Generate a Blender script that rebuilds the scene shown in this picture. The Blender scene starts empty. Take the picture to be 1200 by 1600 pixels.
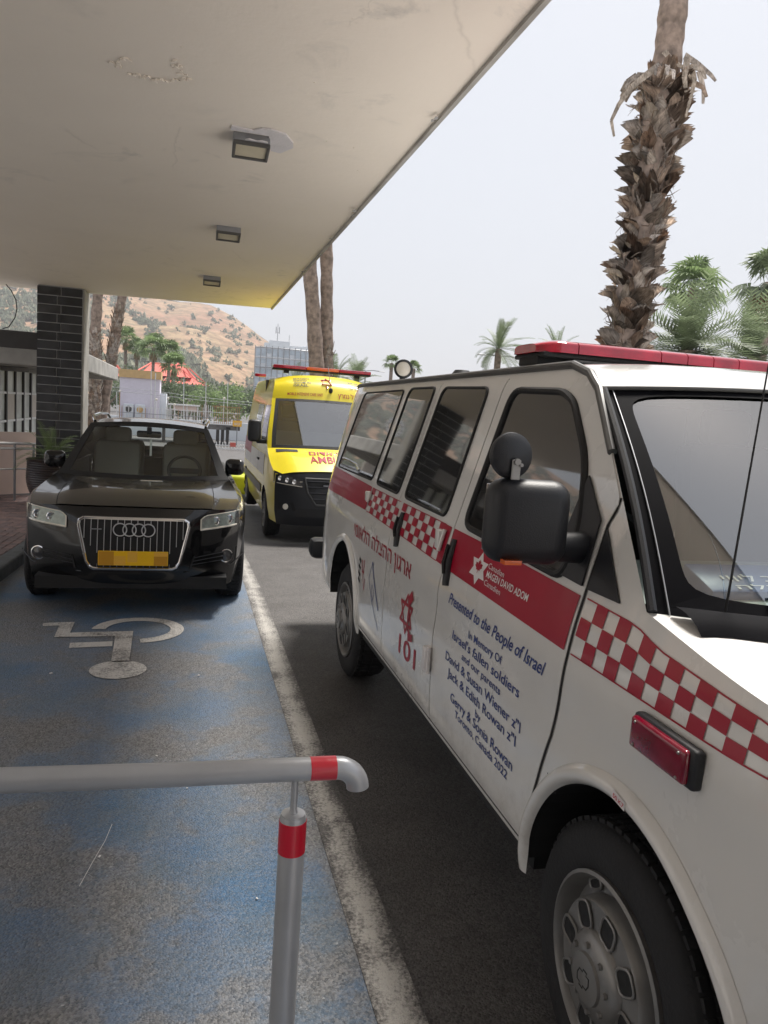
import bpy, bmesh, math, random
from math import sin, cos, pi, radians as R, sqrt, atan2
from mathutils import Vector, Matrix
random.seed(7)
S = bpy.context.scene
COL = S.collection

# ------------------------------------------------------------------ camera, world, sun, exposure
def setup_view():
    yaw, pit, rol = R(14.94), R(7.32), R(3.91)
    f = Vector((sin(yaw)*cos(pit), cos(yaw)*cos(pit), -sin(pit)))
    r0 = Vector((cos(yaw), -sin(yaw), 0)); u0 = r0.cross(f)
    r = cos(rol)*r0 + sin(rol)*u0; u = r.cross(f)
    m = Matrix((r, u, -f)).transposed().to_4x4()
    m.translation = Vector((0, 0, 1.79))
    cd = bpy.data.cameras.new('camera'); co = bpy.data.objects.new('camera', cd); COL.objects.link(co)
    co.matrix_world = m
    cd.sensor_fit = 'VERTICAL'; cd.sensor_height = 36; cd.lens = 36*1172.5/1600
    cd.clip_start = .05; cd.clip_end = 6000
    S.camera = co
setup_view()
SUN_EL, SUN_AZ = R(62), R(44)        # azimuth clockwise from +Y
w = bpy.data.worlds.new('World'); S.world = w; w.use_nodes = True
nt = w.node_tree; nt.nodes.clear()
sky = nt.nodes.new('ShaderNodeTexSky'); sky.sky_type = 'NISHITA'; sky.sun_disc = False
sky.sun_elevation = SUN_EL; sky.sun_rotation = SUN_AZ
sky.air_density = 1.0; sky.dust_density = 6.0; sky.ozone_density = 1.0
hs = nt.nodes.new('ShaderNodeMix'); hs.data_type = 'RGBA'; hs.inputs[0].default_value = .86
hs.inputs[7].default_value = (6.7, 6.95, 7.5, 1)      # pale overcast veil over the clear sky
bg = nt.nodes.new('ShaderNodeBackground'); bg.inputs[1].default_value = .058
wo = nt.nodes.new('ShaderNodeOutputWorld')
nt.links.new(sky.outputs[0], hs.inputs[6]); nt.links.new(hs.outputs[2], bg.inputs[0]); nt.links.new(bg.outputs[0], wo.inputs[0])
sd = bpy.data.lights.new('sun', 'SUN'); sd.energy = 2.8; sd.angle = R(14); sd.color = (1, .95, .88)
so = bpy.data.objects.new('sun', sd); COL.objects.link(so)
so.rotation_euler = Vector((-sin(SUN_AZ)*cos(SUN_EL), -cos(SUN_AZ)*cos(SUN_EL), -sin(SUN_EL))).to_track_quat('-Z', 'Y').to_euler()
S.view_settings.view_transform = 'Standard'; S.view_settings.look = 'None'
S.view_settings.gamma = 1; S.view_settings.use_curve_mapping = False
S.view_settings.exposure = 1.17
S.render.engine = 'CYCLES'
S.cycles.max_bounces = 10; S.cycles.diffuse_bounces = 5; S.cycles.transparent_max_bounces = 12

# ------------------------------------------------------------------ materials
def new_mat(name):
    m = bpy.data.materials.new(name); m.use_nodes = True
    b = m.node_tree.nodes['Principled BSDF']
    return m, m.node_tree, b
def pm(name, col, rough=.5, metal=0, coat=0, var=.12, vs=6, bump=0, bs=60, coord='Object', spec=.5):
    m, t, b = new_mat(name)
    b.inputs['Roughness'].default_value = rough; b.inputs['Metallic'].default_value = metal
    b.inputs['Coat Weight'].default_value = coat; b.inputs['Coat Roughness'].default_value = .04
    b.inputs['Specular IOR Level'].default_value = spec
    tc = t.nodes.new('ShaderNodeTexCoord')
    n = t.nodes.new('ShaderNodeTexNoise'); n.inputs['Scale'].default_value = vs; n.inputs['Detail'].default_value = 6
    t.links.new(tc.outputs[coord], n.inputs['Vector'])
    r = t.nodes.new('ShaderNodeValToRGB')
    r.color_ramp.elements[0].position = .3; r.color_ramp.elements[1].position = .7
    r.color_ramp.elements[0].color = tuple(c*(1-var) for c in col)+(1,)
    r.color_ramp.elements[1].color = tuple(min(1, c*(1+var)) for c in col)+(1,)
    t.links.new(n.outputs[0], r.inputs[0]); t.links.new(r.outputs[0], b.inputs['Base Color'])
    if bump:
        n2 = t.nodes.new('ShaderNodeTexNoise'); n2.inputs['Scale'].default_value = bs; n2.inputs['Detail'].default_value = 4
        t.links.new(tc.outputs[coord], n2.inputs['Vector'])
        bp = t.nodes.new('ShaderNodeBump'); bp.inputs['Strength'].default_value = bump; bp.inputs['Distance'].default_value = .01
        t.links.new(n2.outputs[0], bp.inputs['Height']); t.links.new(bp.outputs[0], b.inputs['Normal'])
    return m
def glass(name, tint=(.75, .85, .82), ior=1.75):
    m = bpy.data.materials.new(name); m.use_nodes = True; t = m.node_tree; t.nodes.clear()
    o = t.nodes.new('ShaderNodeOutputMaterial'); mx = t.nodes.new('ShaderNodeMixShader')
    f = t.nodes.new('ShaderNodeFresnel'); f.inputs[0].default_value = ior
    g9 = t.nodes.new('ShaderNodeNewGeometry'); m9 = t.nodes.new('ShaderNodeMix'); m9.inputs[2].default_value = ior; m9.inputs[3].default_value = 1/ior
    t.links.new(g9.outputs['Backfacing'], m9.inputs[0]); t.links.new(m9.outputs[0], f.inputs[0])   # same reflectance from either side of the thin pane
    a = t.nodes.new('ShaderNodeBsdfTransparent'); a.inputs[0].default_value = tint+(1,)
    g = t.nodes.new('ShaderNodeBsdfGlossy'); g.inputs['Roughness'].default_value = .012
    t.links.new(f.outputs[0], mx.inputs[0]); t.links.new(a.outputs[0], mx.inputs[1]); t.links.new(g.outputs[0], mx.inputs[2])
    t.links.new(mx.outputs[0], o.inputs[0]); return m
def N(t, typ, **kw):
    n = t.nodes.new(typ)
    for k, v in kw.items():
        if k in ('data_type', 'operation', 'blend_type', 'feature', 'distance'): setattr(n, k, v)
        else: n.inputs[k].default_value = v
    return n
def ramp(t, src, stops):
    r = t.nodes.new('ShaderNodeValToRGB')
    while len(r.color_ramp.elements) < len(stops): r.color_ramp.elements.new(.5)
    for e, (p, c) in zip(r.color_ramp.elements, stops):
        e.position = p; e.color = (c if isinstance(c, tuple) else (c, c, c))+(1,)
    t.links.new(src, r.inputs[0]); return r.outputs[0]
def mixc(t, fac, a, b, blend='MIX'):
    m = t.nodes.new('ShaderNodeMix'); m.data_type = 'RGBA'; m.blend_type = blend
    for i, v in ((0, fac), (6, a), (7, b)):
        if isinstance(v, (int, float)): m.inputs[i].default_value = v
        elif isinstance(v, tuple): m.inputs[i].default_value = v+(1,)
        else: t.links.new(v, m.inputs[i])
    return m.outputs[2]
def asphalt(name, mode):
    """mode: road / blue (worn blue paint) / line (worn white paint) / symbol"""
    m, t, b = new_mat(name)
    tc = t.nodes.new('ShaderNodeTexCoord').outputs['Object']
    def noise(sc, det=5, ro=.55):
        n = N(t, 'ShaderNodeTexNoise', Scale=sc, Detail=det, Roughness=ro); t.links.new(tc, n.inputs['Vector']); return n.outputs[0]
    vor = N(t, 'ShaderNodeTexVoronoi', Scale=130); t.links.new(tc, vor.inputs['Vector'])
    vor2 = N(t, 'ShaderNodeTexVoronoi', Scale=75); t.links.new(tc, vor2.inputs['Vector'])
    big, mid, fine = noise(.55, 6), noise(3.2, 8, .65), noise(90, 3)
    base = ramp(t, mid, [(.3, (.075, .070, .068)), (.7, (.125, .118, .116))])
    grit = ramp(t, vor.outputs['Color'], [(.1, .45), (.6, 1.0), (.93, 1.25), (.98, 1.9)])
    col = mixc(t, 1.0, base, grit, 'MULTIPLY')
    if mode == 'blue':
        blue = mixc(t, ramp(t, mid, [(.35, 0.0), (.65, 1.0)]), (.08, .142, .21), (.045, .15, .31))
        wear = ramp(t, noise(1.1, 9, .62), [(.40, .16), (.465, .38), (.49, .72), (.60, .92)])
        wear2 = mixc(t, 1.0, wear, ramp(t, vor2.outputs['Distance'], [(.1, .55), (.6, 1.0)]), 'MULTIPLY')
        dust = mixc(t, .70, blue, (.25, .26, .285))
        col = mixc(t, wear2, mixc(t, .85, col, mixc(t, 1.0, (.225, .215, .205), grit, 'MULTIPLY')), mixc(t, ramp(t, big, [(.38, 0.0), (.6, 1.0)]), dust, blue))
        col = mixc(t, .35, col, grit, 'MULTIPLY')
    if mode in ('line', 'symbol'):
        # paint survives on the high grains; the strip is worn through near the camera
        sep = t.nodes.new('ShaderNodeSeparateXYZ'); t.links.new(tc, sep.inputs[0])
        n1 = noise(2.2, 8, .7)
        add = N(t, 'ShaderNodeMath', operation='ADD'); t.links.new(n1, add.inputs[0])
        mul = N(t, 'ShaderNodeMath', operation='MULTIPLY'); t.links.new(noise(70, 4, .7), mul.inputs[0]); mul.inputs[1].default_value = .9
        t.links.new(mul.outputs[0], add.inputs[1])
        e1 = N(t, 'ShaderNodeMath', operation='SUBTRACT'); t.links.new(sep.outputs[0], e1.inputs[0]); e1.inputs[1].default_value = .674
        e2 = N(t, 'ShaderNodeMath', operation='ABSOLUTE'); t.links.new(e1.outputs[0], e2.inputs[0])
        e3 = N(t, 'ShaderNodeMath', operation='MULTIPLY'); t.links.new(e2.outputs[0], e3.inputs[0]); e3.inputs[1].default_value = -3.2 if mode == 'line' else 0
        e4 = N(t, 'ShaderNodeMath', operation='ADD'); t.links.new(e3.outputs[0], e4.inputs[0]); t.links.new(add.outputs[0], e4.inputs[1]); add = e4
        keep = ramp(t, add.outputs[0], [(.66, 0.0), (.92, .95)] if mode == 'line' else [(.80, .25), (.98, 1.0)])
        col = mixc(t, keep, col, (.47, .45, .42) if mode == 'line' else (.62, .60, .57))
    t.links.new(col, b.inputs['Base Color'])
    b.inputs['Roughness'].default_value = .62 if mode == 'road' else .5
    b.inputs['Specular IOR Level'].default_value = .5
    h = N(t, 'ShaderNodeMath', operation='ADD')
    hm = N(t, 'ShaderNodeMath', operation='MULTIPLY'); t.links.new(vor.outputs['Distance'], hm.inputs[0]); hm.inputs[1].default_value = -1.0
    t.links.new(hm.outputs[0], h.inputs[0]); t.links.new(fine, h.inputs[1])
    bp = N(t, 'ShaderNodeBump', Strength=.75, Distance=.006)
    t.links.new(h.outputs[0], bp.inputs['Height']); t.links.new(bp.outputs[0], b.inputs['Normal'])
    return m
def canopy_mat():
    m, t, b = new_mat('painted_concrete')
    tc = t.nodes.new('ShaderNodeTexCoord').outputs['Object']
    def noise(sc, det=6, ro=.6, dist=0):
        n = N(t, 'ShaderNodeTexNoise', Scale=sc, Detail=det, Roughness=ro, Distortion=dist); t.links.new(tc, n.inputs['Vector']); return n.outputs[0]
    c = ramp(t, noise(.45, 7), [(.3, (.80, .735, .655)), (.7, (.87, .805, .72))])
    st = ramp(t, noise(2.3, 10, .7, .6), [(.56, 0.0), (.70, 1.0)])
    reg = ramp(t, noise(.35, 3), [(.46, 0.0), (.58, .6)])
    c = mixc(t, mixc(t, 1.0, st, reg, 'MULTIPLY'), c, (.50, .48, .45))
    cr = N(t, 'ShaderNodeTexVoronoi', Scale=1.1, feature='DISTANCE_TO_EDGE'); 
    mp = N(t, 'ShaderNodeMapping'); mp.inputs['Scale'].default_value = (1, .35, 1); t.links.new(tc, mp.inputs[0])
    wv = mixc(t, .25, mp.outputs[0], noise(3, 6)); t.links.new(wv, cr.inputs['Vector'])
    crk = ramp(t, cr.outputs['Distance'], [(.0, 1.0), (.006, 0.0)])
    crk = mixc(t, 1.0, crk, ramp(t, noise(.8, 3), [(.52, 0.0), (.6, .6)]), 'MULTIPLY')
    c = mixc(t, mixc(t, 1.0, crk, (.4, .4, .4), 'MULTIPLY'), c, (.40, .36, .32))
    t.links.new(c, b.inputs['Base Color']); b.inputs['Roughness'].default_value = .8
    bp = N(t, 'ShaderNodeBump', Strength=.25, Distance=.02); t.links.new(noise(7, 8, .65), bp.inputs['Height']); t.links.new(bp.outputs[0], b.inputs['Normal'])
    return m
M = {}
M['road'] = asphalt('asphalt', 'road'); M['blue'] = asphalt('worn_blue_paint', 'blue')
M['line'] = asphalt('worn_white_paint', 'line'); M['symbol'] = asphalt('symbol_paint', 'symbol')
M['canopy'] = canopy_mat()
M['frit'] = pm('black_frit', (.006, .006, .008), .7, spec=.05)
M['white'] = pm('white_paint', (.74, .73, .71), .32, coat=1, var=.02, vs=2, spec=.4)
M['red'] = pm('red_vinyl', (.37, .004, .028), .3, coat=.25, var=.03, spec=.3)
M['vred'] = pm('dark_red_print', (.34, .012, .03), .4, var=.05)
M['navy'] = pm('navy_print', (.03, .055, .22), .4, var=.05)
M['wprint'] = pm('white_print', (.75, .72, .72), .4, var=.03)
M['dark'] = pm('gap_shadow_rubber', (.012, .012, .013), .7, var=.1)
M['rubber'] = pm('tyre_rubber', (.018, .018, .020), .8, var=.15, bump=.3, bs=90)
M['plastic'] = pm('black_plastic', (.013, .014, .018), .45, var=.1, bump=.12, bs=300)
M['gutter'] = pm('grey_moulding', (.09, .088, .085), .45, var=.15)
M['steel'] = pm('steel_rim', (.25, .245, .24), .4, metal=.55, var=.12, vs=12)
M['chrome'] = pm('chrome', (.75, .75, .76), .12, metal=1, var=.02)
M['alu'] = pm('grey_handrail_paint', (.44, .45, .47), .33, metal=.35, var=.07, vs=9, bump=.05, bs=40)
M['tape'] = pm('red_tape', (.62, .012, .035), .3, coat=.6, var=.08, bump=.25, bs=25)
M['tint'] = pm('tinted_glass', (.012, .013, .014), .03, coat=1, var=.02, spec=1.0)
M['redlens'] = pm('red_lens', (.42, .006, .03), .12, coat=1, var=.25, vs=14)
M['orangelens'] = pm('orange_lens', (.75, .12, .01), .15, coat=1)
M['glass'] = glass('windscreen_glass', (.86, .94, .90), 3.8)
M['glassclear'] = glass('clear_glass', (.86, .93, .90), 1.8)
M['black'] = pm('black_car_paint', (.005, .005, .006), .25, coat=.7, var=.1, spec=.25)
M['yellow'] = pm('yellow_paint', (.80, .66, .02), .33, coat=.8, var=.03)
M['yplate'] = pm('yellow_plate', (.98, .58, .01), .4, var=.02)
M['yplate2'] = pm('dark_yellow_plate', (.62, .30, .02), .4, var=.02)
M['yplate3'] = pm('mid_yellow_plate', (.90, .50, .06), .4, var=.02)
M['seat'] = pm('beige_leather', (.36, .34, .30), .5, var=.05)
M['seatdark'] = pm('dark_seat_fabric', (.03, .03, .035), .8, var=.1)
M['cabin'] = pm('cabin_trim', (.10, .10, .10), .8, var=.1)
M['dash'] = pm('dashboard_trim', (.33, .36, .34), .7, var=.1)
M['slate'] = pm('dark_slate_tile', (.024, .025, .028), .5, var=.55, vs=5, bump=.3, bs=30)
M['slate2'] = pm('grey_slate_tile', (.040, .040, .042), .5, var=.6, vs=4, bump=.3, bs=30)
M['mortar'] = pm('grey_mortar', (.42, .42, .42), .9)
M['conc'] = pm('weathered_concrete', (.36, .35, .33), .85, var=.25, vs=2.5, bump=.3, bs=12)
M['concdark'] = pm('dirty_concrete', (.16, .155, .15), .85, var=.4, vs=3, bump=.3, bs=12)
M['kerb'] = pm('grey_kerb_stone', (.12, .13, .135), .7, var=.3, vs=8, bump=.3, bs=60)
M['paver'] = pm('red_brown_paver', (.27, .185, .17), .8, var=.25, vs=6, bump=.25, bs=70)
M['paver2'] = pm('brown_paver', (.21, .155, .15), .8, var=.25, vs=6, bump=.25, bs=70)
M['pink'] = pm('pinkish_wall_plaster', (.74, .60, .54), .85, var=.1, vs=1.5, bump=.2, bs=30)
M['beige'] = pm('beige_panel', (.52, .47, .42), .7, var=.06)
M['brown'] = pm('brown_cladding', (.16, .13, .11), .6, var=.15)
M['pane'] = pm('painted_reflection_pane', (.62, .64, .61), .35, var=.4, vs=1.2, spec=.3)  # opaque pale colour painted in place of bright reflections in the glass
M['paving'] = pm('pale_paving', (.50, .47, .43), .8, var=.12)
M['silverbar'] = pm('silver_grille_bar', (.62, .62, .63), .35, metal=.4, var=.02)
M['lamplens'] = pm('dark_red_lens', (.20, .002, .02), .15, coat=1, var=.25, vs=20)
M['lav'] = pm('pale_lavender_plaster', (.70, .66, .74), .8, var=.04)
M['tan'] = pm('tan_panel', (.62, .42, .20), .7, var=.08)
M['whitem'] = pm('white_metal', (.72, .72, .72), .5, var=.05)
M['greym'] = pm('grey_metal', (.30, .31, .33), .45, metal=.4, var=.1)
M['darkm'] = pm('dark_brown_metal', (.045, .042, .042), .55, var=.15)
M['rust'] = pm('rusty_orange_metal', (.42, .25, .12), .7, var=.25)
M['roofred'] = pm('red_roof_tile', (.62, .13, .10), .7, var=.15, vs=1.5)
M['leaf'] = pm('palm_leaf', (.17, .24, .09), .55, var=.45, vs=1.6)
M['leaf2'] = pm('grey_green_palm_leaf', (.20, .25, .14), .5, var=.45, vs=1.8)
M['leaf3'] = pm('bright_leaf', (.20, .275, .12), .6, var=.45, vs=.8)
M['leafdark'] = pm('dark_leaf', (.11, .15, .08), .6, var=.45, vs=.8)
M['drypalm'] = pm('dry_palm_leaf', (.40, .30, .17), .8, var=.3, vs=3)
M['trunk'] = pm('palm_bark', (.28, .215, .175), .9, var=.45, vs=9, bump=.8, bs=22)
M['boot1'] = pm('grey_leaf_base', (.36, .31, .27), .85, var=.45, vs=9, bump=.5, bs=30)
M['boot2'] = pm('brown_leaf_base', (.21, .14, .10), .85, var=.45, vs=9, bump=.5, bs=30)
M['boot3'] = pm('pale_leaf_base', (.50, .43, .36), .85, var=.35, vs=9, bump=.5, bs=30)
M['pot'] = pm('dark_glazed_pot', (.035, .026, .026), .35, var=.2)
M['lens'] = pm('cream_diffuser', (.55, .50, .38), .5, var=.1)
M['plasterw'] = pm('white_filler_plaster', (.68, .66, .68), .8, var=.08, vs=8, bump=.3)
M['towerglass'] = pm('blue_grey_glazing', (.48, .56, .63), .2, var=.3, vs=.25)
M['towerwhite'] = pm('white_tower_panel', (.70, .74, .78), .6, var=.08, vs=.3)
M['bluesign'] = pm('blue_board', (.02, .07, .22), .4, var=.1)
M['lime'] = pm('lime_yellow_plastic', (.58, .64, .02), .4, var=.1)
M['lampglass'] = pm('cream_lamp_glass', (.75, .70, .60), .2, coat=1)
M['blackglass'] = pm('head_lamp_inner', (.05, .05, .055), .15, coat=1)
M['lampback'] = pm('silver_lamp_bowl', (.40, .40, .40), .3, metal=.3, var=.2, vs=30)

for k_ in ('leaf', 'leaf2', 'leaf3', 'leafdark'):
    t_ = M[k_].node_tree; b_ = t_.nodes['Principled BSDF']; o_ = t_.nodes['Material Output']
    tl = t_.nodes.new('ShaderNodeBsdfTranslucent'); mx = t_.nodes.new('ShaderNodeMixShader'); mx.inputs[0].default_value = .4
    t_.links.new(b_.inputs['Base Color'].links[0].from_socket, tl.inputs[0]); t_.links.new(b_.outputs[0], mx.inputs[1]); t_.links.new(tl.outputs[0], mx.inputs[2]); t_.links.new(mx.outputs[0], o_.inputs[0])
def fibre(name, c0, c1, c2):
    m, t, b = new_mat(name); tc = t.nodes.new('ShaderNodeTexCoord').outputs['Object']
    mp = N(t, 'ShaderNodeMapping'); mp.inputs['Scale'].default_value = (75, 5, 20); t.links.new(tc, mp.inputs[0])
    n = N(t, 'ShaderNodeTexNoise', Scale=1.0, Detail=5, Roughness=.7); t.links.new(mp.outputs[0], n.inputs['Vector'])
    n2 = N(t, 'ShaderNodeTexNoise', Scale=9, Detail=4); t.links.new(tc, n2.inputs['Vector'])
    oi = t.nodes.new('ShaderNodeObjectInfo')
    c = ramp(t, n.outputs[0], [(.3, c0), (.52, c1), (.72, c2)]); c = mixc(t, 1.0, c, ramp(t, n2.outputs[0], [(.35, .55), (.65, 1.2)]), 'MULTIPLY')
    c = mixc(t, 1.0, c, ramp(t, oi.outputs['Random'], [(0, .6), (1, 1.25)]), 'MULTIPLY')
    t.links.new(c, b.inputs['Base Color']); b.inputs['Roughness'].default_value = .9; b.inputs['Specular IOR Level'].default_value = .15
    bp = N(t, 'ShaderNodeBump', Strength=.8, Distance=.01); t.links.new(n.outputs[0], bp.inputs['Height']); t.links.new(bp.outputs[0], b.inputs['Normal'])
    return m
M['boot1'] = fibre('grey_leaf_base', (.21, .17, .145), (.52, .455, .40), (.68, .62, .56))
M['boot2'] = fibre('brown_leaf_base', (.15, .105, .08), (.38, .285, .22), (.52, .41, .33))
M['boot3'] = fibre('pale_leaf_base', (.20, .16, .13), (.46, .39, .32), (.60, .53, .46))
t_ = M['white'].node_tree; b_ = t_.nodes['Principled BSDF']; src_ = b_.inputs['Base Color'].links[0].from_socket
g_ = t_.nodes.new('ShaderNodeNewGeometry'); sz_ = t_.nodes.new('ShaderNodeSeparateXYZ'); t_.links.new(g_.outputs['Position'], sz_.inputs[0])
low_ = ramp(t_, sz_.outputs[2], [(.42, 1.0), (.80, 0.0)]); n_ = N(t_, 'ShaderNodeTexNoise', Scale=7, Detail=8, Roughness=.7); t_.links.new(g_.outputs['Position'], n_.inputs['Vector'])
sp_ = ramp(t_, n_.outputs[0], [(.42, 0.0), (.70, .75)]); d_ = mixc(t_, 1.0, low_, sp_, 'MULTIPLY')
n3_ = N(t_, 'ShaderNodeTexNoise', Scale=55, Detail=3, Roughness=.7); t_.links.new(g_.outputs['Position'], n3_.inputs['Vector'])
d_ = mixc(t_, 1.0, d_, ramp(t_, n3_.outputs[0], [(.35, .4), (.6, 1.0)]), 'MULTIPLY')
sm_ = N(t_, 'ShaderNodeTexNoise', Scale=1.6, Detail=6, Roughness=.65, Distortion=.4); t_.links.new(g_.outputs['Position'], sm_.inputs['Vector'])
t_.links.new(mixc(t_, d_, mixc(t_, ramp(t_, sm_.outputs[0], [(.50, 0.0), (.72, .10)]), src_, (.45, .41, .36)), (.30, .25, .20)), b_.inputs['Base Color'])
t_.links.new(ramp(t_, sm_.outputs[0], [(.35, .22), (.7, .45)]), b_.inputs['Roughness'])
# ------------------------------------------------------------------ helpers
ORG = {}
def org(p): return ORG.get(p.name, Vector((0, 0, 0))) if p else Vector((0, 0, 0))
class MB:
    def __init__(s): s.bm = bmesh.new(); s.mi = 0
    def _m(s, faces):
        for f in faces: f.material_index = s.mi
    def box(s, c, d, rot=None, bev=0, seg=2):
        m = Matrix.Translation(Vector(c))
        if rot: m = m @ rot
        m = m @ Matrix.Diagonal((d[0], d[1], d[2], 1))
        r = bmesh.ops.create_cube(s.bm, size=1, matrix=m)
        fs = {f for v in r['verts'] for f in v.link_faces}; s._m(fs)
        if bev:
            es = {e for v in r['verts'] for e in v.link_edges}
            bmesh.ops.bevel(s.bm, geom=list(es), offset=bev, segments=seg, profile=.5, affect='EDGES')
        return s
    def cyl(s, a, b, r0, r1=None, n=12, cap=True):
        a = Vector(a); b = Vector(b); r1 = r0 if r1 is None else r1
        return s.tube([a, b], [r0, r1], n, cap)
    def tube(s, pts, rad, n=8, cap=True):
        pts = [Vector(p) for p in pts]; k = len(pts)
        if not isinstance(rad, (list, tuple)): rad = [rad]*k
        rings = []; up = None
        for i, p in enumerate(pts):
            d = (pts[min(i+1, k-1)]-pts[max(i-1, 0)]).normalized()
            if up is None:
                up = Vector((0, 0, 1)) if abs(d.z) < .9 else Vector((1, 0, 0))
            sx = d.cross(up).normalized(); up = sx.cross(d).normalized()
            rings.append([s.bm.verts.new(p+rad[i]*(cos(2*pi*j/n)*sx+sin(2*pi*j/n)*up)) for j in range(n)])
        for i in range(k-1):
            for j in range(n):
                f = s.bm.faces.new((rings[i][j], rings[i][(j+1) % n], rings[i+1][(j+1) % n], rings[i+1][j])); f.material_index = s.mi
        if cap:
            for rg in (list(reversed(rings[0])), rings[-1]):
                f = s.bm.faces.new(rg); f.material_index = s.mi
        return s
    def lathe(s, c, axis, prof, n=32, a0=0, a1=2*pi, close=True):
        """prof: list of (radius, along axis)"""
        c = Vector(c); ax = Vector(axis).normalized()
        sx = ax.cross(Vector((0, 0, 1)) if abs(ax.z) < .9 else Vector((1, 0, 0))).normalized(); sy = ax.cross(sx)
        full = abs(a1-a0-2*pi) < 1e-6; m = n if full else n+1
        g = []
        for j in range(m):
            a = a0+(a1-a0)*j/n
            g.append([s.bm.verts.new(c+ax*h+r*(cos(a)*sx+sin(a)*sy)) for r, h in prof])
        for j in range(n):
            q, w_ = g[j], g[(j+1) % m]
            for i in range(len(prof)-1):
                f = s.bm.faces.new((q[i], w_[i], w_[i+1], q[i+1])); f.material_index = s.mi
        return s
    def poly(s, pts):
        f = s.bm.faces.new([s.bm.verts.new(Vector(p)) for p in pts]); f.material_index = s.mi; return s
    def prism(s, pts, off):
        off = Vector(off); a = [s.bm.verts.new(Vector(p)) for p in pts]; b = [s.bm.verts.new(Vector(p)+off) for p in pts]
        n = len(a); fs = [s.bm.faces.new(a), s.bm.faces.new(list(reversed(b)))]
        for i in range(n): fs.append(s.bm.faces.new((a[i], b[i], b[(i+1) % n], a[(i+1) % n])))
        s._m(fs); return s
    def grid(s, fn, nu, nv, skip=None):
        g = [[s.bm.verts.new(Vector(fn(i/nu, j/nv))) for j in range(nv+1)] for i in range(nu+1)]
        for i in range(nu):
            for j in range(nv):
                if skip and skip(i, j): continue
                f = s.bm.faces.new((g[i][j], g[i+1][j], g[i+1][j+1], g[i][j+1])); f.material_index = s.mi
        return s
    def ball(s, c, r, n=12, sc=(1, 1, 1)):
        m = Matrix.Translation(Vector(c)) @ Matrix.Diagonal((r*sc[0], r*sc[1], r*sc[2], 1))
        q = bmesh.ops.create_uvsphere(s.bm, u_segments=n, v_segments=max(4, n//2), radius=1, matrix=m)
        s._m({f for v in q['verts'] for f in v.link_faces}); return s
    def build(s, name, mats, parent=None, ang=35, smooth=True, solid=0, keep=False):
        if not isinstance(mats, (list, tuple)): mats = [mats]
        o3 = org(parent)
        me = bpy.data.meshes.new(name)
        if o3.length: bmesh.ops.translate(s.bm, verts=s.bm.verts, vec=-o3)
        if solid:
            bmesh.ops.remove_doubles(s.bm, verts=s.bm.verts, dist=1e-5)
            bmesh.ops.recalc_face_normals(s.bm, faces=s.bm.faces)
        s.bm.to_mesh(me); s.bm.free()
        for m in mats: me.materials.append(M[m] if isinstance(m, str) else m)
        if smooth:
            me.shade_smooth(); me.set_sharp_from_angle(angle=R(ang))
        o = bpy.data.objects.new(name, me); COL.objects.link(o)
        if parent: o.parent = parent; ORG[o.name] = o3
        return o
def tag(o, label=None, cat=None, group=None, kind=None):
    if label: o['label'] = label
    if cat: o['category'] = cat
    if group: o['group'] = group
    if kind: o['kind'] = kind
    return o
def thing(name, label, cat, loc=(0, 0, 0), group=None):
    o = bpy.data.objects.new(name, None); COL.objects.link(o); o.location = loc; ORG[o.name] = Vector(loc)
    o.empty_display_size = .1
    return tag(o, label, cat, group)
def struct(o, label=None): return tag(o, label, kind='structure')
def rebase(o, loc):
    """move a single-mesh thing's origin to its base"""
    v = Vector(loc); o.data.transform(Matrix.Translation(-v)); o.location = v; return o
def interp(x, xs, ys):
    if x <= xs[0]: return ys[0]
    for i in range(1, len(xs)):
        if x <= xs[i]: return ys[i-1]+(ys[i]-ys[i-1])*(x-xs[i-1])/(xs[i]-xs[i-1])
    return ys[-1]
def sstep(a, b, x):
    t = min(1, max(0, (x-a)/(b-a))); return t*t*(3-2*t)
def lerp(a, b, t): return a+(b-a)*t
def coons(c0, c1, d0, d1):
    """c0,c1: v=0/1 curves of u; d0,d1: u=0/1 curves of v"""
    def f(u, v):
        A = Vector(c0(u))*(1-v)+Vector(c1(u))*v+Vector(d0(v))*(1-u)+Vector(d1(v))*u
        B = Vector(c0(0))*(1-u)*(1-v)+Vector(c0(1))*u*(1-v)+Vector(c1(0))*(1-u)*v+Vector(c1(1))*u*v
        return A-B
    return f
def pline(pts):
    pts = [Vector(p) for p in pts]; L = [0]
    for a, b in zip(pts, pts[1:]): L.append(L[-1]+(b-a).length)
    T = [l/L[-1] for l in L]
    return lambda t: Vector([interp(t, T, [p[k] for p in pts]) for k in range(3)])
def gz(y): return -.045*max(0, min(y, 14.5)-7.5)
_tc = {}
def text_geo(s, bold=0, shear=0, cut=4):
    key = (s, bold, shear)
    if key in _tc: return _tc[key]
    c = bpy.data.curves.new('txt', 'FONT'); c.body = s; c.size = 1; c.offset = bold; c.shear = shear; c.resolution_u = cut
    o = bpy.data.objects.new('txt', c); COL.objects.link(o)
    dg = bpy.context.evaluated_depsgraph_get(); me = bpy.data.meshes.new_from_object(o.evaluated_get(dg))
    vs = [v.co.copy() for v in me.vertices]; fs = [tuple(p.vertices) for p in me.polygons]
    bpy.data.objects.remove(o); bpy.data.curves.remove(c); bpy.data.meshes.remove(me)
    x0 = min(v.x for v in vs); x1 = max(v.x for v in vs)
    _tc[key] = ([(v.x-x0, v.y) for v in vs], fs, x1-x0); return _tc[key]
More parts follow.
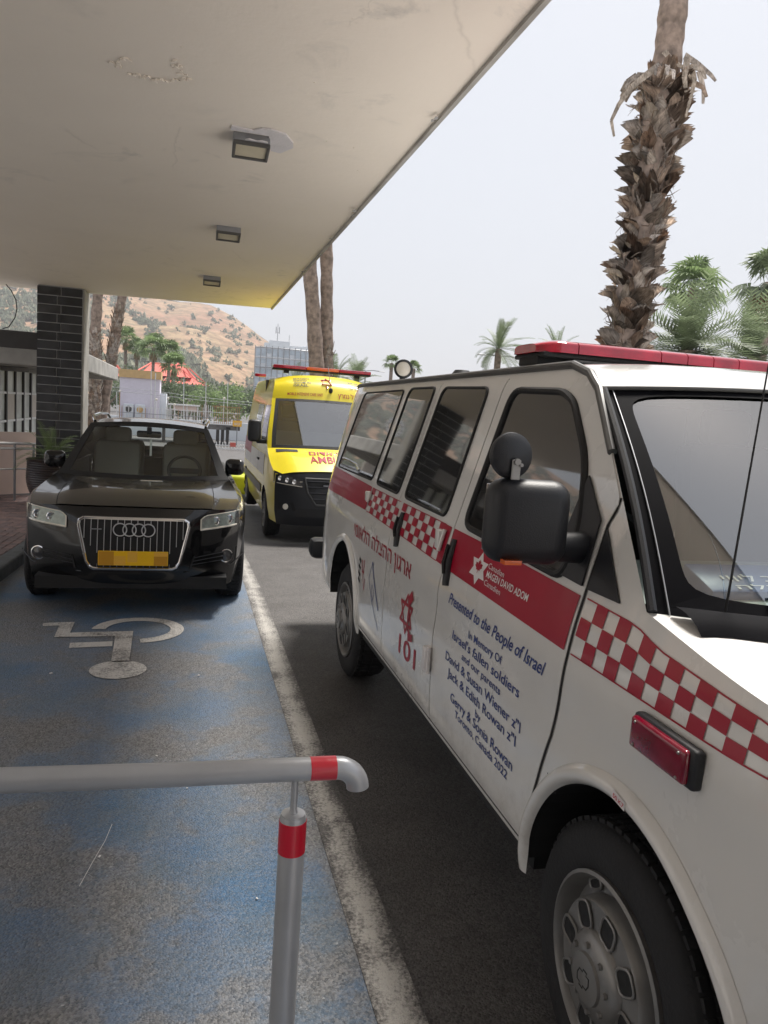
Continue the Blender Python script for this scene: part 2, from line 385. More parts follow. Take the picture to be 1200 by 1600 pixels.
def lettering(s, fn, width, height, mat, parent, name='lettering', label=None, bold=.008, shear=0, extra=None):
    """fn(u,v) -> point; u along the line in metres, v up; height = cap height"""
    vs, fs, wd = text_geo(s, bold, shear)
    b = MB(); V = [b.bm.verts.new(Vector(fn(x/wd*width, y/.72*height))) for x, y in vs]
    for f in fs:
        try: b.bm.faces.new([V[i] for i in f])
        except ValueError: pass
    o = b.build(name, mat, parent, smooth=False)
    if label: o['label'] = label
    return o
def stroke(b, pts, wd, fn):
    """thick polyline on a surface fn(u,v); each segment a quad"""
    for (x0, y0), (x1, y1) in zip(pts, pts[1:]):
        d = Vector((x1-x0, y1-y0)); L = d.length or 1; n = Vector((-d.y, d.x))/L*wd/2; e = d/L*wd*.3
        q = [(x0-e.x+n.x, y0-e.y+n.y), (x0-e.x-n.x, y0-e.y-n.y), (x1+e.x-n.x, y1+e.y-n.y), (x1+e.x+n.x, y1+e.y+n.y)]
        b.poly([fn(*p) for p in q])

# ------------------------------------------------------------------ ground, bay paint, kerb, sidewalk
ys = [-860, -10, 0, 3, 7.5, 9, 11, 13, 14.5, 20, 60, 200, 900, 3500]
xs = [-2500, -300, -60, -10, -4, 0, 4, 10, 40, 200, 2500]
b = MB(); g = [[b.bm.verts.new((x, y, gz(y))) for y in ys] for x in xs]
for i in range(len(xs)-1):
    for j in range(len(ys)-1): b.bm.faces.new((g[i][j], g[i+1][j], g[i+1][j+1], g[i][j+1]))
struct(b.build('ground', 'road', ang=10), 'dark worn asphalt of the lane and parking bay')
def strip(name, mat, x0, x1, y0, y1, dz, nx=1):
    Y = [y0]+[q for q in (2, 4, 6, 7.5, 8.5, 10, 12, 14.5) if y0 < q < y1]+[y1]
    b = MB()
    for a, c in zip(Y, Y[1:]): b.poly([(x0, a, gz(a)+dz), (x1, a, gz(a)+dz), (x1, c, gz(c)+dz), (x0, c, gz(c)+dz)])
    return b.build(name, mat, smooth=False)
struct(strip('bay_paint', 'blue', -1.66, .60, -1.5, 11.5, .004), 'worn blue paint of the disabled parking bay')
struct(strip('bay_line', 'line', .602, .752, -1.5, 12.5, .004), 'worn white line along the right edge of the blue bay')
b = MB()
def gp(p): return (p[0], p[1], .009)
b.poly([gp(p) for p in [(-1.047, 6.148), (-.817, 6.174), (-.811, 5.885), (-.359, 5.917), (-.337, 5.20), (-.454, 5.20), (-.48, 5.79), (-.905, 5.778), (-.915, 6.073), (-1.03, 6.061)]])
b.poly([gp(p) for p in [(-.776, 5.633), (-.487, 5.66), (-.478, 5.545), (-.766, 5.516)]])
b.poly([gp((-.396+.180*cos(a), 5.048+.176*sin(a))) for a in [2*pi*i/40 for i in range(40)]])
# wheel ring as in the photograph, broken open at the lap
cx_, cy_ = -.325, 5.955
def ringp(r, a): return gp((cx_+r*cos(a), cy_+r*.98*sin(a)))
N_ = 40; A0, A1 = R(-84), R(176)
for i in range(N_):
    a, c = lerp(A0, A1, i/N_), lerp(A0, A1, (i+1)/N_)
    b.poly([ringp(.345, a), ringp(.345, c), ringp(.243, c), ringp(.243, a)])
struct(b.build('wheelchair_symbol', 'symbol', smooth=False), 'white wheelchair symbol painted upside down on the blue bay')
b = MB()
random.seed(3)
for x, y, s_ in ((-.80, 5.0, .012), (-.28, 2.9, .008), (.12, 4.9, .01), (-.9, 3.3, .006), (-.1, 3.75, .007), (.3, 2.55, .006), (-.62, 2.55, .007), (-1.2, 4.2, .008), (.05, 3.4, .006)):
    b.box((x, y, .009), (s_*1.6, s_, s_*.6), Matrix.Rotation(x*7, 4, 'Z'), bev=s_*.15, seg=1)
tag(b.build('litter', 'wprint'), 'tiny pale specks and cigarette ends scattered on the blue bay', 'litter', kind='stuff')
tag(rebase(MB().tube([(-.33, 2.72, .008), (-.30, 2.86, .013), (-.27, 3.0, .012), (-.255, 3.13, .008)], .0011, 5).build('straw', 'wprint'), (-.3, 2.9, .004)), 'thin pale straw lying on the blue bay behind the handrail post', 'straw')
# kerb and sidewalk
SW = .125
b = MB()
for a, c in ((-10, 7.5), (7.5, 14.5), (14.5, 15.6)):
    b.poly([(-9, a, gz(a)+SW-.05), (-1.83, a, gz(a)+SW-.05), (-1.83, c, gz(c)+SW-.05), (-9, c, gz(c)+SW-.05)])
sw = struct(b.build('sidewalk', 'mortar', smooth=False), 'paved sidewalk of reddish brown pavers left of the black car')
kb = struct(MB().box((-1.745, 5, -.05), (.16, .1, .1)).build('kerb', 'kerb'), 'grey stone kerb along the blue bay')
km = None
for i in range(18):
    y = -1.5+i; z0, z1 = gz(y), gz(y+1)
    b = MB(); yy0, yy1 = y+.004, y+.996; bv = .022
    prof = [(-1.83, -.06), (-1.83, SW), (-1.66-bv*1.2, SW), (-1.66-.008, SW-.006), (-1.66, SW-bv), (-1.655, -.06)]
    A = [b.bm.verts.new((px, yy0, pz+z0)) for px, pz in prof]; B = [b.bm.verts.new((px, yy1, pz+z1)) for px, pz in prof]
    for k in range(6): b.bm.faces.new((A[k], B[k], B[(k+1) % 6], A[(k+1) % 6]))
    b.bm.faces.new(A); b.bm.faces.new(list(reversed(B)))
    b.build('kerb_stone', 'kerb', kb, ang=50, solid=1)
pvm = {}
for m_ in ('paver', 'paver2'):
    bb = MB().box((0, 0, 0), (.094, .194, .05), bev=.004, seg=1); o = bb.build('paver', m_); pvm[m_] = o.data; bpy.data.objects.remove(o)
cnt = 0; rest = MB(); ix = 0
cells = []
yq = 7.6
while yq < 15.5:
    k = 0
    xq = -1.885
    while xq > -4.6:
        cells.append((xq-(0), yq+(.1 if k % 2 else 0))); xq -= .1; k += 1
    yq += .2
cells.sort(key=lambda c: c[1]+abs(c[0]+2)*.2)
for (xq, yq) in cells:
    z = gz(yq)+SW-.025+random.uniform(-.003, .002); m_ = random.choice(('paver', 'paver2'))
    if yq < 7.9 and xq < -2.4: continue
    if cnt < 290:
        o = bpy.data.objects.new('paver', pvm[m_]); COL.objects.link(o); o.parent = sw; o.location = (xq, yq, z); o.rotation_euler = (random.uniform(-.01, .01), random.uniform(-.01, .01), 0); cnt += 1
    else:
        rest.mi = 0 if m_ == 'paver' else 1; rest.box((xq, yq, z), (.094, .194, .05))
tag(rest.build('paver_field', ['paver', 'paver2'], sw, smooth=False), kind='stuff')

# ------------------------------------------------------------------ canopy
cn = thing('canopy', 'flat concrete entrance canopy with weathered cream soffit reaching overhead', 'canopy', (-3, 4, 3.6))
def far(x): return 14.28+(1.43-x)*.156
outl = [(-4.7, -3.5), (1.42, -3.5), (1.42, 14.28), (-4.7, far(-4.7))]
# soffit slab as fine grid so that its noise relief can vary, sides as prism
b = MB().prism([(x, y, 3.6) for x, y in outl], (0, 0, .32)); b.build('slab', 'canopy', cn, smooth=False, solid=1)
b = MB().prism([(x, y, 3.575) for x, y in ((1.398, -3.5), (1.425, -3.5), (1.425, 14.285), (1.398, 14.285))], (0, 0, .30)); b.build('edge_lip', 'conc', cn, smooth=False, solid=1)
random.seed(11)
def flake(b, x, y, r, z=3.5985, n=9, el=1, th=.004):
    a0 = random.random()*6
    pts = [(x+r*random.uniform(.55, 1.15)*cos(a0+2*pi*i/n), y+el*r*random.uniform(.55, 1.15)*sin(a0+2*pi*i/n), z-th) for i in range(n)]
    b.prism(pts, (0, 0, th))
b = MB()
for i in range(46):   # blistered paint ring
    t = i/45; a = R(200)-t*R(250)
    x = -.26+.17*cos(a)*(1+.2*sin(5*a)); y = 4.61+.18*sin(a)*(1+.15*sin(3*a))
    if .25 < t < .33: continue
    flake(b, x+random.uniform(-.02, .02), y+random.uniform(-.03, .03), random.uniform(.006, .022), th=random.uniform(.004, .012), n=6)
for i in range(60):
    x = random.uniform(-3.2, 1.2); y = random.uniform(3.2, 13); flake(b, x, y, random.uniform(.003, .010), n=6, th=.003)
tag(b.build('paint_blister', 'canopy', cn, smooth=False), kind='stuff')
b = MB()
for i in range(16):
    y = random.uniform(3.2, 13.8); flake(b, 1.40-random.uniform(0, .04), y, random.uniform(.008, .022), z=3.574, n=6, th=.004, el=2)
tag(b.build('edge_chip', 'mortar', cn, smooth=False), kind='stuff')
LG = 'box lights on the canopy soffit'
for k, (x, y, lab) in enumerate(((.35, 5.50, 'nearest box light on the canopy soffit with torn white filler beside it'), (.335, 8.28, 'middle box light of the row on the canopy soffit'), (.26, 11.50, 'farthest and smallest box light on the canopy soffit'))):
    t = thing('ceiling_light', lab, 'light', (x, y, 3.6), LG)
    def tilt_(b_, x=x, y=y): bmesh.ops.rotate(b_.bm, cent=(x, y, 3.585), matrix=Matrix.Rotation(-R(11), 3, 'X'), verts=b_.bm.verts); return b_
    tilt_(MB().box((x, y+.0, 3.562), (.245, .20, .076), bev=.008)).build('housing', 'greym', t)
    f = MB()
    for q in ((x, y-.093), (x, y+.093)): f.box((q[0], q[1], 3.514), (.245, .020, .026), bev=.004, seg=1)
    for q in (x-.113, x+.113): f.box((q, y, 3.514), (.020, .166, .026), bev=.004, seg=1)
    tilt_(f).build('frame', 'gutter', t)
    tilt_(MB().box((x, y, 3.520), (.206, .166, .010))).build('diffuser', 'lens', t)
t = thing('plaster_patch', 'ragged white filler patch on the soffit around the nearest light', 'patch', (.5, 5.5, 3.6))
MB().prism([(x, y, 3.588) for x, y in [(.205, 5.36), (.21, 5.29), (.35, 5.31), (.40, 5.25), (.46, 5.24), (.56, 5.28), (.63, 5.43), (.64, 5.52), (.57, 5.67), (.50, 5.65), (.49, 5.60), (.46, 5.56), (.46, 5.36)]], (0, 0, .0105)).build('filler', 'plasterw', t, smooth=False, solid=1)
MB().prism([(x, y, 3.55) for x, y in [(.28, 5.42), (.46, 5.42), (.45, 5.37), (.41, 5.36), (.38, 5.38), (.33, 5.36)]], (0, 0, .006)).build('filler_flap', 'plasterw', t, smooth=False, solid=1)

# ------------------------------------------------------------------ column with slate tiles
cl = thing('column', 'square column clad in dark slate tiles holding up the canopy', 'column', (-2.185, 14.5, -.2))
MB().box((-2.185, 14.55, 1.70), (.72, .66, 3.795)).build('core', 'mortar', cl, smooth=False)
MB().box((-1.812, 14.55, 1.70), (.03, .68, 3.79), bev=.008, seg=1).build('lit_side_strip', 'conc', cl)  # paler sheet paints the light falling on the column's right side
z = -.2; r_ = 0; ch = .1515
while z < 3.58:
    h = min(ch, 3.598-z)
    j = -2.24 if r_ % 2 else -2.18
    for x0, x1 in ((-2.55, j), (j, -1.83)):
        m_ = 'slate' if random.random() < .8 else 'slate2'
        MB().box(((x0+x1)/2, 14.212+random.uniform(-.001, .003), z+h/2), (x1-x0-.015, .024, h-.015), bev=.003, seg=1).build('tile', m_, cl)
    MB().box((-2.553, 14.55, z+h/2), (.016, .64, h-.009), bev=.003, seg=1).build('tile', 'slate', cl)
    z += ch; r_ += 1

# ------------------------------------------------------------------ left building: facade, beam, slab roof, pink wall, railing
MB2 = MB()
bd = thing('hospital_wing', 'low building wing with dark mullioned windows behind the column', 'building', (-6, 19, 0))
zs, zt = .60, 2.58
MB().box((-4.15, 20, .13), (.3, 12, .94)).build('wall', 'pink', bd, smooth=False)
MB().box((-4.1, 20, 2.70), (.25, 12, .22)).build('lintel', 'beige', bd, smooth=False)
yy = 15.2; i = 0
MY = []
while yy < 25: MY.append(yy); yy += .92
for yv in MY:
    MB().box((-4.03, yv, (zs+zt)/2), (.05, .10, zt-zs)).build('mullion', 'darkm', bd, smooth=False)
for a, c in zip(MY, MY[1:]):
    MB().box((-4.03, (a+c)/2, 1.08), (.04, c-a-.104, .05)).build('transom', 'whitem', bd, smooth=False)
    MB().box((-4.03, (a+c)/2, 1.72), (.04, c-a-.104, .05)).build('transom', 'whitem', bd, smooth=False)
    if i % 3 == 1: MB().box((-4.045, (a+c)/2, 1.4), (.03, c-a-.104, .59)).build('spandrel_panel', 'beige', bd, smooth=False)
    MB().box((-4.06, (a+c)/2, (zs+zt)/2), (.012, c-a-.104, zt-zs-.005)).build('pane', 'pane', bd, smooth=False)
    i += 1
MB().box((-4.0, 20, .58), (.22, 11.9, .05)).build('sill', 'whitem', bd, smooth=False)
MB().box((-6.6, 20, 1.3), (.2, 12, 2.8)).build('back_wall', 'beige', bd, smooth=False)
MB().box((-5.3, 26.1, 1.3), (2.6, .2, 2.8)).build('end_wall', 'beige', bd, smooth=False)
MB().box((-6, 19.2, 2.44), (8, 8, .36), bev=.02, seg=1).build('roof_slab', 'conc', bd)
for k in range(7):
    MB().box((-2.9, 15.6+k*1.1, 2.255), (1.7, .05, .01)).build('soffit_rib', 'concdark', bd, smooth=False)
MB().box((-3.35, 16.4, 2.2), (.5, .12, .09), bev=.01).build('strip_lamp', 'concdark', bd)
t = MB().box((-5.6, 14.95, 2.69), (6.1, .16, .30), bev=.006, seg=1).build('roof_beam', 'darkm')
tag(rebase(t, (-5.6, 14.95, 2.55)), 'dark horizontal steel beam running left from the column', 'beam')
t = thing('cable', 'black cable hanging in a curve left of the column', 'cable', (-3.0, 14.7, 3.6))
MB().tube([(-3.16, 14.7, 3.62), (-3.06, 14.7, 3.5), (-2.99, 14.7, 3.36), (-2.97, 14.7, 3.2), (-3.0, 14.7, 3.05), (-3.1, 14.7, 2.88), (-3.2, 14.7, 2.84)], .009, 6).build('wire', 'dark', t)
t = thing('clock', 'round white clock dial on the terrace beyond the column', 'clock', (-4.55, 26, 4.1))
MB().lathe((-4.35, 26, 3.95), (0, -1, 0), [(.22, 0), (.22, .03), (.34, .03), (.34, 0)], 40).build('dial_ring', 'whitem', t)
for k in range(12):
    a = k*pi/6; MB().box((-4.35+.28*cos(a), 25.965, 3.95+.28*sin(a)), (.035, .01, .035)).build('hour_mark', 'darkm', t, smooth=False)
b = MB().prism([(-5.6, 13.0, 1.02), (-2.72, 15.55, 1.02), (-2.62, 15.75, 1.02), (-5.7, 13.2, 1.02)], (0, 0, -1.15))
pw = b.build('ramp_wall', 'pink', solid=1, smooth=False); tag(rebase(pw, (-4, 14.4, 0)), 'low pinkish plaster wall of the ramp beyond the sidewalk', 'wall')
t = thing('ramp_railing', 'grey tubular railing in front of the pinkish ramp wall', 'railing', (-3.3, 14.2, 0))
def rl(s_, z): return (lerp(-5.2, -2.70, s_), lerp(12.4, 15.05, s_), z)
MB().tube([rl(0, .93), rl(1, .83)], .024, 8).build('handrail', 'whitem', t)
MB().tube([rl(0, .83), rl(1, .74)], .022, 8).build('handrail', 'whitem', t)
MB().tube([rl(0, .42), rl(1, .38)], .016, 8).build('mid_rail', 'whitem', t)
for s_ in (.12, .3, .47, .62, .76, .88, .985):
    MB().cyl(rl(s_, -.2), rl(s_, lerp(.93, .83, s_)), .022).build('post', 'greym', t)

# ------------------------------------------------------------------ potted cycad
pt = thing('potted_plant', 'dark ribbed pot with a spiky green cycad at the column foot', 'potted plant', (-2.18, 13.4, gz(13.4)+SW))
pz = gz(13.4)+SW
prof = [(0, pz), (.20, pz)]
for k in range(21):
    tt = k/20; r = .20+.17*sin(min(1, tt*1.15)*pi*.62); prof += [(r, pz+.03+tt*.74), (r+.012, pz+.045+tt*.74)]
prof += [(.36, pz+.80), (.38, pz+.84), (.34, pz+.85), (.32, pz+.79), (0, pz+.77)]
MB().lathe((-2.18, 13.4, 0), (0, 0, 1), prof, 40).build('pot', 'pot', pt)
def frond(b, base, az, el, L, w_, n=16, droop=1.0, leaf=.3, th=.018, twist=.0, dens=2):
    """feather frond: arching rachis with paired leaflets (two triangles each)"""
    p = Vector(base); d = Vector((cos(az)*cos(el), sin(az)*cos(el), sin(el))); pts = [p.copy()]
    for i in range(n):
        p = p+d*(L/n); pts.append(p.copy()); d = (d+Vector((0, 0, -droop/n*(.5+i/n)))).normalized()
    for i in range(n):
        d = (pts[i+1]-pts[i]).normalized(); s = d.cross(Vector((0, 0, 1)))
        s = s.normalized() if s.length > .05 else Vector((1, 0, 0)); u = s.cross(d)
        wr = th*(1-.7*i/n)
        b.poly([pts[i]-s*wr, pts[i]+s*wr, pts[i+1]+s*wr*.9, pts[i+1]-s*wr*.9])
        if i < 1: continue
        ll = leaf*sin(pi*(.12+.8*i/n))**.7
        for k_ in range(dens):
            q0 = pts[i].lerp(pts[i+1], k_/dens)
            for sg in (-1, 1):
                q = q0+d*(ll*.55)+s*sg*ll*.75+u*ll*(.25+twist)+Vector((0, 0, -.15*ll*random.random()))
                nrm = d*w_; b.poly([q0-nrm*.4, q0+nrm*.6, q0.lerp(q, .6)+nrm*.5, q, q0.lerp(q, .6)-nrm*.5])
b = MB(); random.seed(5)
for k in range(26):
    frond(b, (-2.18, 13.4, pz+.84), random.random()*6.28, R(random.uniform(10, 80)), random.uniform(.45, .75), .009, 12, 1.3, .12, .006)
b.build('fronds', 'leaf', pt, smooth=False)

# ------------------------------------------------------------------ near handrail
hr = thing('handrail', 'grey tubular handrail with red tape bands in the foreground', 'handrail', (.245, 1.5, 0))
PX, PY, RZ = .245, 1.5, 1.032
MB().lathe((PX, PY, 0), (0, 0, 1), [(0, 0), (.0285, 0), (.0285, .925), (.027, .929), (.026, .929), (.0255, .933), (.012, .935), (0, .935)], 32).build('post', 'alu', hr)
MB().tube([(PX, PY, .93), (PX, PY, .945), (PX, PY, RZ-.01)], [.011, .0075, .0075], 14).build('pin', 'alu', hr)
rz = lambda x: RZ+(x-PX)*-.012
pts = [(-2.6, PY+.05, rz(-2.6)), (-1, PY+.02, rz(-1)), (0, PY, rz(0)), (.2, PY, rz(.2)), (.335, PY, rz(.335))]
cxx, czz = .335, rz(.335)-.047
for k in range(1, 9):
    a = k/8*R(88); pts.append((cxx+.047*sin(a), PY-.004*k/8, czz+.047*cos(a)))
MB().tube(pts, .0245, 28).build('rail', 'alu', hr)
MB().tube([(.275, PY, rz(.275)), (.331, PY, rz(.331))], .0254, 28).build('tape_band', 'tape', hr)
b = MB().lathe((PX, PY, 0), (0, 0, 1), [(.0288, .846), (.0297, .847), (.0297, .918), (.0288, .919)], 32); b.build('tape_band', 'tape', hr)

# ------------------------------------------------------------------ wheels
def wheel(parent, c, sx, r=.385, w=.24, style='van', rr=None):
    """c = centre of the outer face; sx = -1 outer face towards -x, +1 towards +x"""
    rr = rr or r*.60
    ax = (sx, 0, 0); c = Vector(c)
    tp = [(rr*.97, -w+.02), (rr+.01, -w), (r*.93, -w+.003), (r*.985, -w+.025), (r, -w+.06), (r, -.055), (r*.985, -.022), (r*.93, -.003), (r*.80, .004), (rr*1.08, -.002), (rr*1.0, -.012)]
    ty = MB().lathe(c, ax, tp, 48).build('tyre', 'rubber', parent, ang=50)
    tr = MB()
    n = 60
    for i in range(n):
        a = 2*pi*i/n
        for o_, wd in ((-.085, .05), (-.15, .05), (-.04, .022)):
            aa = a+(.03 if o_ == -.15 else 0)
            rot = Matrix.Rotation(-aa*1.0, 4, 'X')
            tr.box(c+Vector((sx*o_, r*1.002*sin(aa), r*1.002*cos(aa))), (wd, r*2*pi/n*.72, .012), rot)
    tag(tr.build('tread_block', 'rubber', ty, smooth=False), kind='stuff')
    if style == 'van':
        rim = MB()
        rim.lathe(c, ax, [(rr*1.02, -.012), (rr*1.03, .004), (rr*.99, .008), (rr*.95, -.004), (rr*.93, -.03), (rr*.90, -.045), (rr*.74, -.040), (rr*.60, -.028), (rr*.46, -.012), (rr*.40, .012)], 48)
        rm = rim.build('rim', 'steel', ty, ang=50)
        hub = MB().lathe(c, ax, [(rr*.47, -.012), (rr*.46, .018), (rr*.40, .034), (rr*.26, .042), (rr*.25, .050), (rr*.10, .054), (0, .055)], 48)
        hub.build('hub_cap', 'steel', ty, ang=40)
        sl = None   # dark openings: pressed holes in the dish and slots around the hub
        def cap(rc, a, L, W_, h, tang=False, tilt=.003):
            e1 = Vector((0, cos(a), sin(a))); e2 = Vector((0, -sin(a), cos(a)))
            if tang: e1, e2 = e2, e1
            P = []
            for k in range(20):
                t = 2*pi*k/20; P.append(c+Vector((sx*h, 0, 0))+Vector((0, cos(a), sin(a)))*rc+e1*(L/2*(abs(cos(t))**.6)*(1 if cos(t) > 0 else -1))+e2*(W_/2*(abs(sin(t))**.6)*(1 if sin(t) > 0 else -1)))
            sl = MB(); ct = sum(P, Vector())/20-Vector((sx*tilt, 0, 0))
            for k in range(20): sl.poly([P[k], P[(k+1) % 20], ct])
            so_ = sl.build('rim_opening', 'dark', parent)
            MB().tube(P+[P[0]], .004, 6, cap=False).build('rim_opening_edge', 'steel', parent)
            return P
        for k in range(8):
            a = k*pi/4+.2
            P = cap(rr*.585, a, rr*.28, rr*.25, .0165)
        for k in range(4):
            a = k*pi/2+.95
            P = cap(rr*.865, a, rr*.12, rr*.24, -.036)
        rb = MB().lathe(c, ax, [(rr*.78, -.036), (rr*.755, .004), (rr*.73, .011), (rr*.44, .012)], 48); rb.build('slotted_ring', 'steel', ty)
        for k in range(8):
            a = 2*pi*k/8+.6; q = c+Vector((sx*.038, rr*.335*cos(a), rr*.335*sin(a)))
            MB().cyl(q, q+Vector((sx*.008, 0, 0)), .009, .007, 6).build('wheel_nut', 'steel', parent)
        bt = MB()
        E1 = [(-.9, -.02), (-.72, -.34), (-.22, -.34), (-.22, -.5), (.32, -.5), (.32, -.34), (.72, -.34), (.9, .02), (.72, .34), (.22, .34), (.22, .5), (-.32, .5), (-.32, .34), (-.72, .34)]
        E1 = [(x*.8-y*.25, y) for x, y in E1]
        P = [c+Vector((sx*.0525, x*.038, y*.05)) for x, y in E1]
        bt.tube(P+[P[0]], .0028, 5, cap=False).build('emblem', 'dark', ty)
    else:
        rim = MB().lathe(c, ax, [(rr*1.02, -.012), (rr*1.03, .004), (rr*.98, .004), (rr*.94, -.02), (rr*.90, -.06), (rr*.2, -.07)], 40)
        rim.build('rim', 'steel', ty, ang=50)
        sp = MB()
        for k in range(5 if style == 'alloy' else 8):
            a = 2*pi*k/(5 if style == 'alloy' else 8)
            for da in (-.13, .13):
                sp.cyl(c+Vector((-sx*.02, rr*.16*cos(a), rr*.16*sin(a))), c+Vector((-sx*.015, rr*.95*cos(a+da), rr*.95*sin(a+da))), .017, .013, 6)
        sp.lathe(c, ax, [(rr*.24, -.04), (rr*.22, -.01), (0, -.006)], 24)
        sp.build('spokes', 'steel', ty)
        MB().lathe(c, ax, [(rr*.85, -.065), (0, -.066)], 24).build('brake_disc', 'darkm', ty)
    return ty
def side_sheet(b, X, y0, y1, bot, top, ny, nz, extra=(), mir=None):
    st = sorted(set([round(lerp(y0, y1, i/ny), 4) for i in range(ny+1)]+[round(e, 4) for e in extra]))
    for sg in (0, 1):
        if sg and mir is None: break
        g = []
        for y in st:
            zb, zt_ = bot(y), top(y)
            col = []
            for j in range(nz+1):
                z = lerp(zb, zt_, j/nz); x = X(y, z); x = 2*mir-x if sg else x
                col.append(b.bm.verts.new((x, y, z)))
            g.append(col)
        for i in range(len(st)-1):
            for j in range(nz):
                f = b.bm.faces.new((g[i][j], g[i+1][j], g[i+1][j+1], g[i][j+1])); f.material_index = b.mi
def arch(yc, zc, r, base):
    def f(y):
        d = r*r-(y-yc)**2
        return max(base, zc+sqrt(d)) if d > 0 else base
    ex = [yc-r-1e-3, yc+r+1e-3]+[yc+r*cos(pi*k/26) for k in range(27)]
    return f, ex

# ------------------------------------------------------------------ white rescue van
X0, VC = 1.04, 2.045
PZ = [0, .33, .42, .5, .58, .7, .90, .97, 1.1, 1.25, 1.32, 1.95, 2.05]
PX_ = [.07, .06, .03, .008, .0, 0, -.002, .007, .004, .03, .05, .19, .25]
def ps(z): return (interp(z-.035, PZ, PX_)+interp(z, PZ, PX_)+interp(z+.035, PZ, PX_))/3
def vpl(y):
    r = 0
    if y < 1.25: r += .45*(1.25-y)**2
    if y > 5.5: r += .25*(y-5.5)**2
    return r
def SX(y, z): return X0+ps(z)+vpl(y)
def sp(y, z, off=.003): return (SX(y, z)-off, y, z)
van = thing('rescue_van', 'white rescue van with checker stripe and blue lettering on its door, in the right foreground', 'van', (VC, 3.4, 0))
af, ef = arch(1.49, .44, .47, .50); ar, er = arch(4.86, .47, .475, .50)
def vbot(y): return max(af(y), ar(y))
YB, ZB, YT, ZT = 1.565, 1.357, 2.10, 1.911     # windscreen lower / upper outer corner
def vtop(y):
    if y < YB: return interp(y, [.72, .9, 1.07, 1.32, YB], [1.12, 1.23, 1.283, 1.317, ZB])
    if y < YT: return lerp(ZB, ZT, (y-YB)/(YT-YB))
    return interp(y, [YT, YT+.10, YT+.25, 6.1, 6.2], [ZT, 1.965, 2.0, 2.0, 1.96])
b = MB()
side_sheet(b, SX, .74, 6.2, vbot, vtop, 70, 34, ef+er+[YB, YT, YT+.05, YT+.1], mir=VC)
# rear face
b.grid(coons(lambda u: (lerp(SX(6.2, .5), 2*VC-SX(6.2, .5), u), 6.2+.06*sin(pi*u), .5), lambda u: (lerp(SX(6.2, 1.96), 2*VC-SX(6.2, 1.96), u), 6.2+.04*sin(pi*u), 1.96),
       lambda v: (SX(6.2, lerp(.5, 1.96, v)), 6.2, lerp(.5, 1.96, v)), lambda v: (2*VC-SX(6.2, lerp(.5, 1.96, v)), 6.2, lerp(.5, 1.96, v))), 16, 16)
# wheel wells (dark liners) and underside
body = b.build('body', 'white', van, ang=45)
lb = MB()
for (yc, zc, r) in ((1.49, .44, .468), (4.86, .47, .473)):
    for mx in (0, 1):
        n = 28; P = [(yc+r*cos(pi*k/n), max(.47, zc+r*sin(pi*k/n))) for k in range(n+1)]
        for (ya, za), (yb, zb) in zip(P, P[1:]):
            xa, xb = SX(ya, max(.5, za))+.004, SX(yb, max(.5, zb))+.004
            q = [(xa, ya, za), (xb, yb, zb), (1.50, yb, zb), (1.50, ya, za)]
            lb.poly([(2*VC-x, y, z) if mx else (x, y, z) for x, y, z in q])
        q = [(1.5, yy_, zz_) for yy_, zz_ in P]
        lb.poly([(2*VC-x, y, z) if mx else (x, y, z) for x, y, z in q])
        lb.build('wheel_well', 'dark', van, smooth=False); lb = MB()
u_ = MB()
u_.box((VC, 3.1, .42), (1.1, 4.8, .22))
for y0, y1, w9 in ((.95, 1.02, 1.8), (1.97, 4.37, 1.92), (5.35, 6.1, 1.5)):
    u_.box((VC, (y0+y1)/2, .47), (w9, y1-y0, .10))
u_.cyl((1.62, 2.3, .36), (1.62, 4.2, .36), .04, n=10)
u_.build('underside', 'dark', van, smooth=False)
# lower sill fold: rounded rocker lip below the body sheet
b = MB()
for mx in (0, 1):
    def rk(u, v, mx=mx):
        y = lerp(1.962, 4.383, u); a = v*R(150)
        x = X0+.008+.022*(1-cos(a)) - .004*sin(a*1.2); z = .502-.035*sin(a*.62)
        return (2*VC-x if mx else x, y, z)
    b.grid(rk, 4, 8)
b.build('rocker', 'white', van)
# wheel arch flares
for (yc, zc, r, a0, a1) in ((1.49, .44, .47, R(-2), R(182)), (4.86, .47, .475, R(4), R(182))):
    for mx in (0, 1):
        b = MB()
        def fl(u, v, mx=mx):
            a = lerp(a0, a1, u); rad = r-.012+.052*v
            o_ = .022*sin(pi*min(1, v*1.02))**.7*min(1, sin(pi*min(max(u, .0), 1))*6+.35)
            y = yc+rad*cos(a); z = zc+rad*sin(a); z_ = max(z, .50)
            x = SX(y, z_)-o_ - .001
            return (2*VC-x if mx else x, y, z)
        b.grid(fl, 48, 10); b.build('arch_flare', 'white', van, ang=60)
# hood
def side_top(y, mx):
    z = vtop(y); x = SX(y, z); return (2*VC-x if mx else x, y, z)
def wbase(u):      # windscreen base line
    k = (2*u-1)**2; return (lerp(SX(YB, ZB), 2*VC-SX(YB, ZB), u), YB-.34*(1-k**1.3), ZB+.02*(1-k))
def wtop(u):
    k = (2*u-1)**2; return (lerp(SX(YT, ZT), 2*VC-SX(YT, ZT), u), YT-.10*(1-k**1.3), ZT+.03*(1-k))
def nose(u):
    k = abs(2*u-1); return (lerp(SX(.74, 1.105), 2*VC-SX(.74, 1.105), u), .74-.16*(1-k**3), 1.105+.02*(1-k))
hf = coons(nose, wbase, lambda v: side_top(lerp(.74, YB, v), 0), lambda v: side_top(lerp(.74, YB, v), 1))
def hood(u, v):
    p = Vector(hf(u, v)); k = 1-abs(2*u-1)**6; e = min(u, 1-u)*2.0
    p.z += .020*sstep(0, .09, e)*sin(pi*min(1, .12+v*.88))**.5 + .006*sstep(.16, .20, e)
    return p
def uw(u): return u if False else .5-.5*cos(pi*u)*(1 if True else 0)
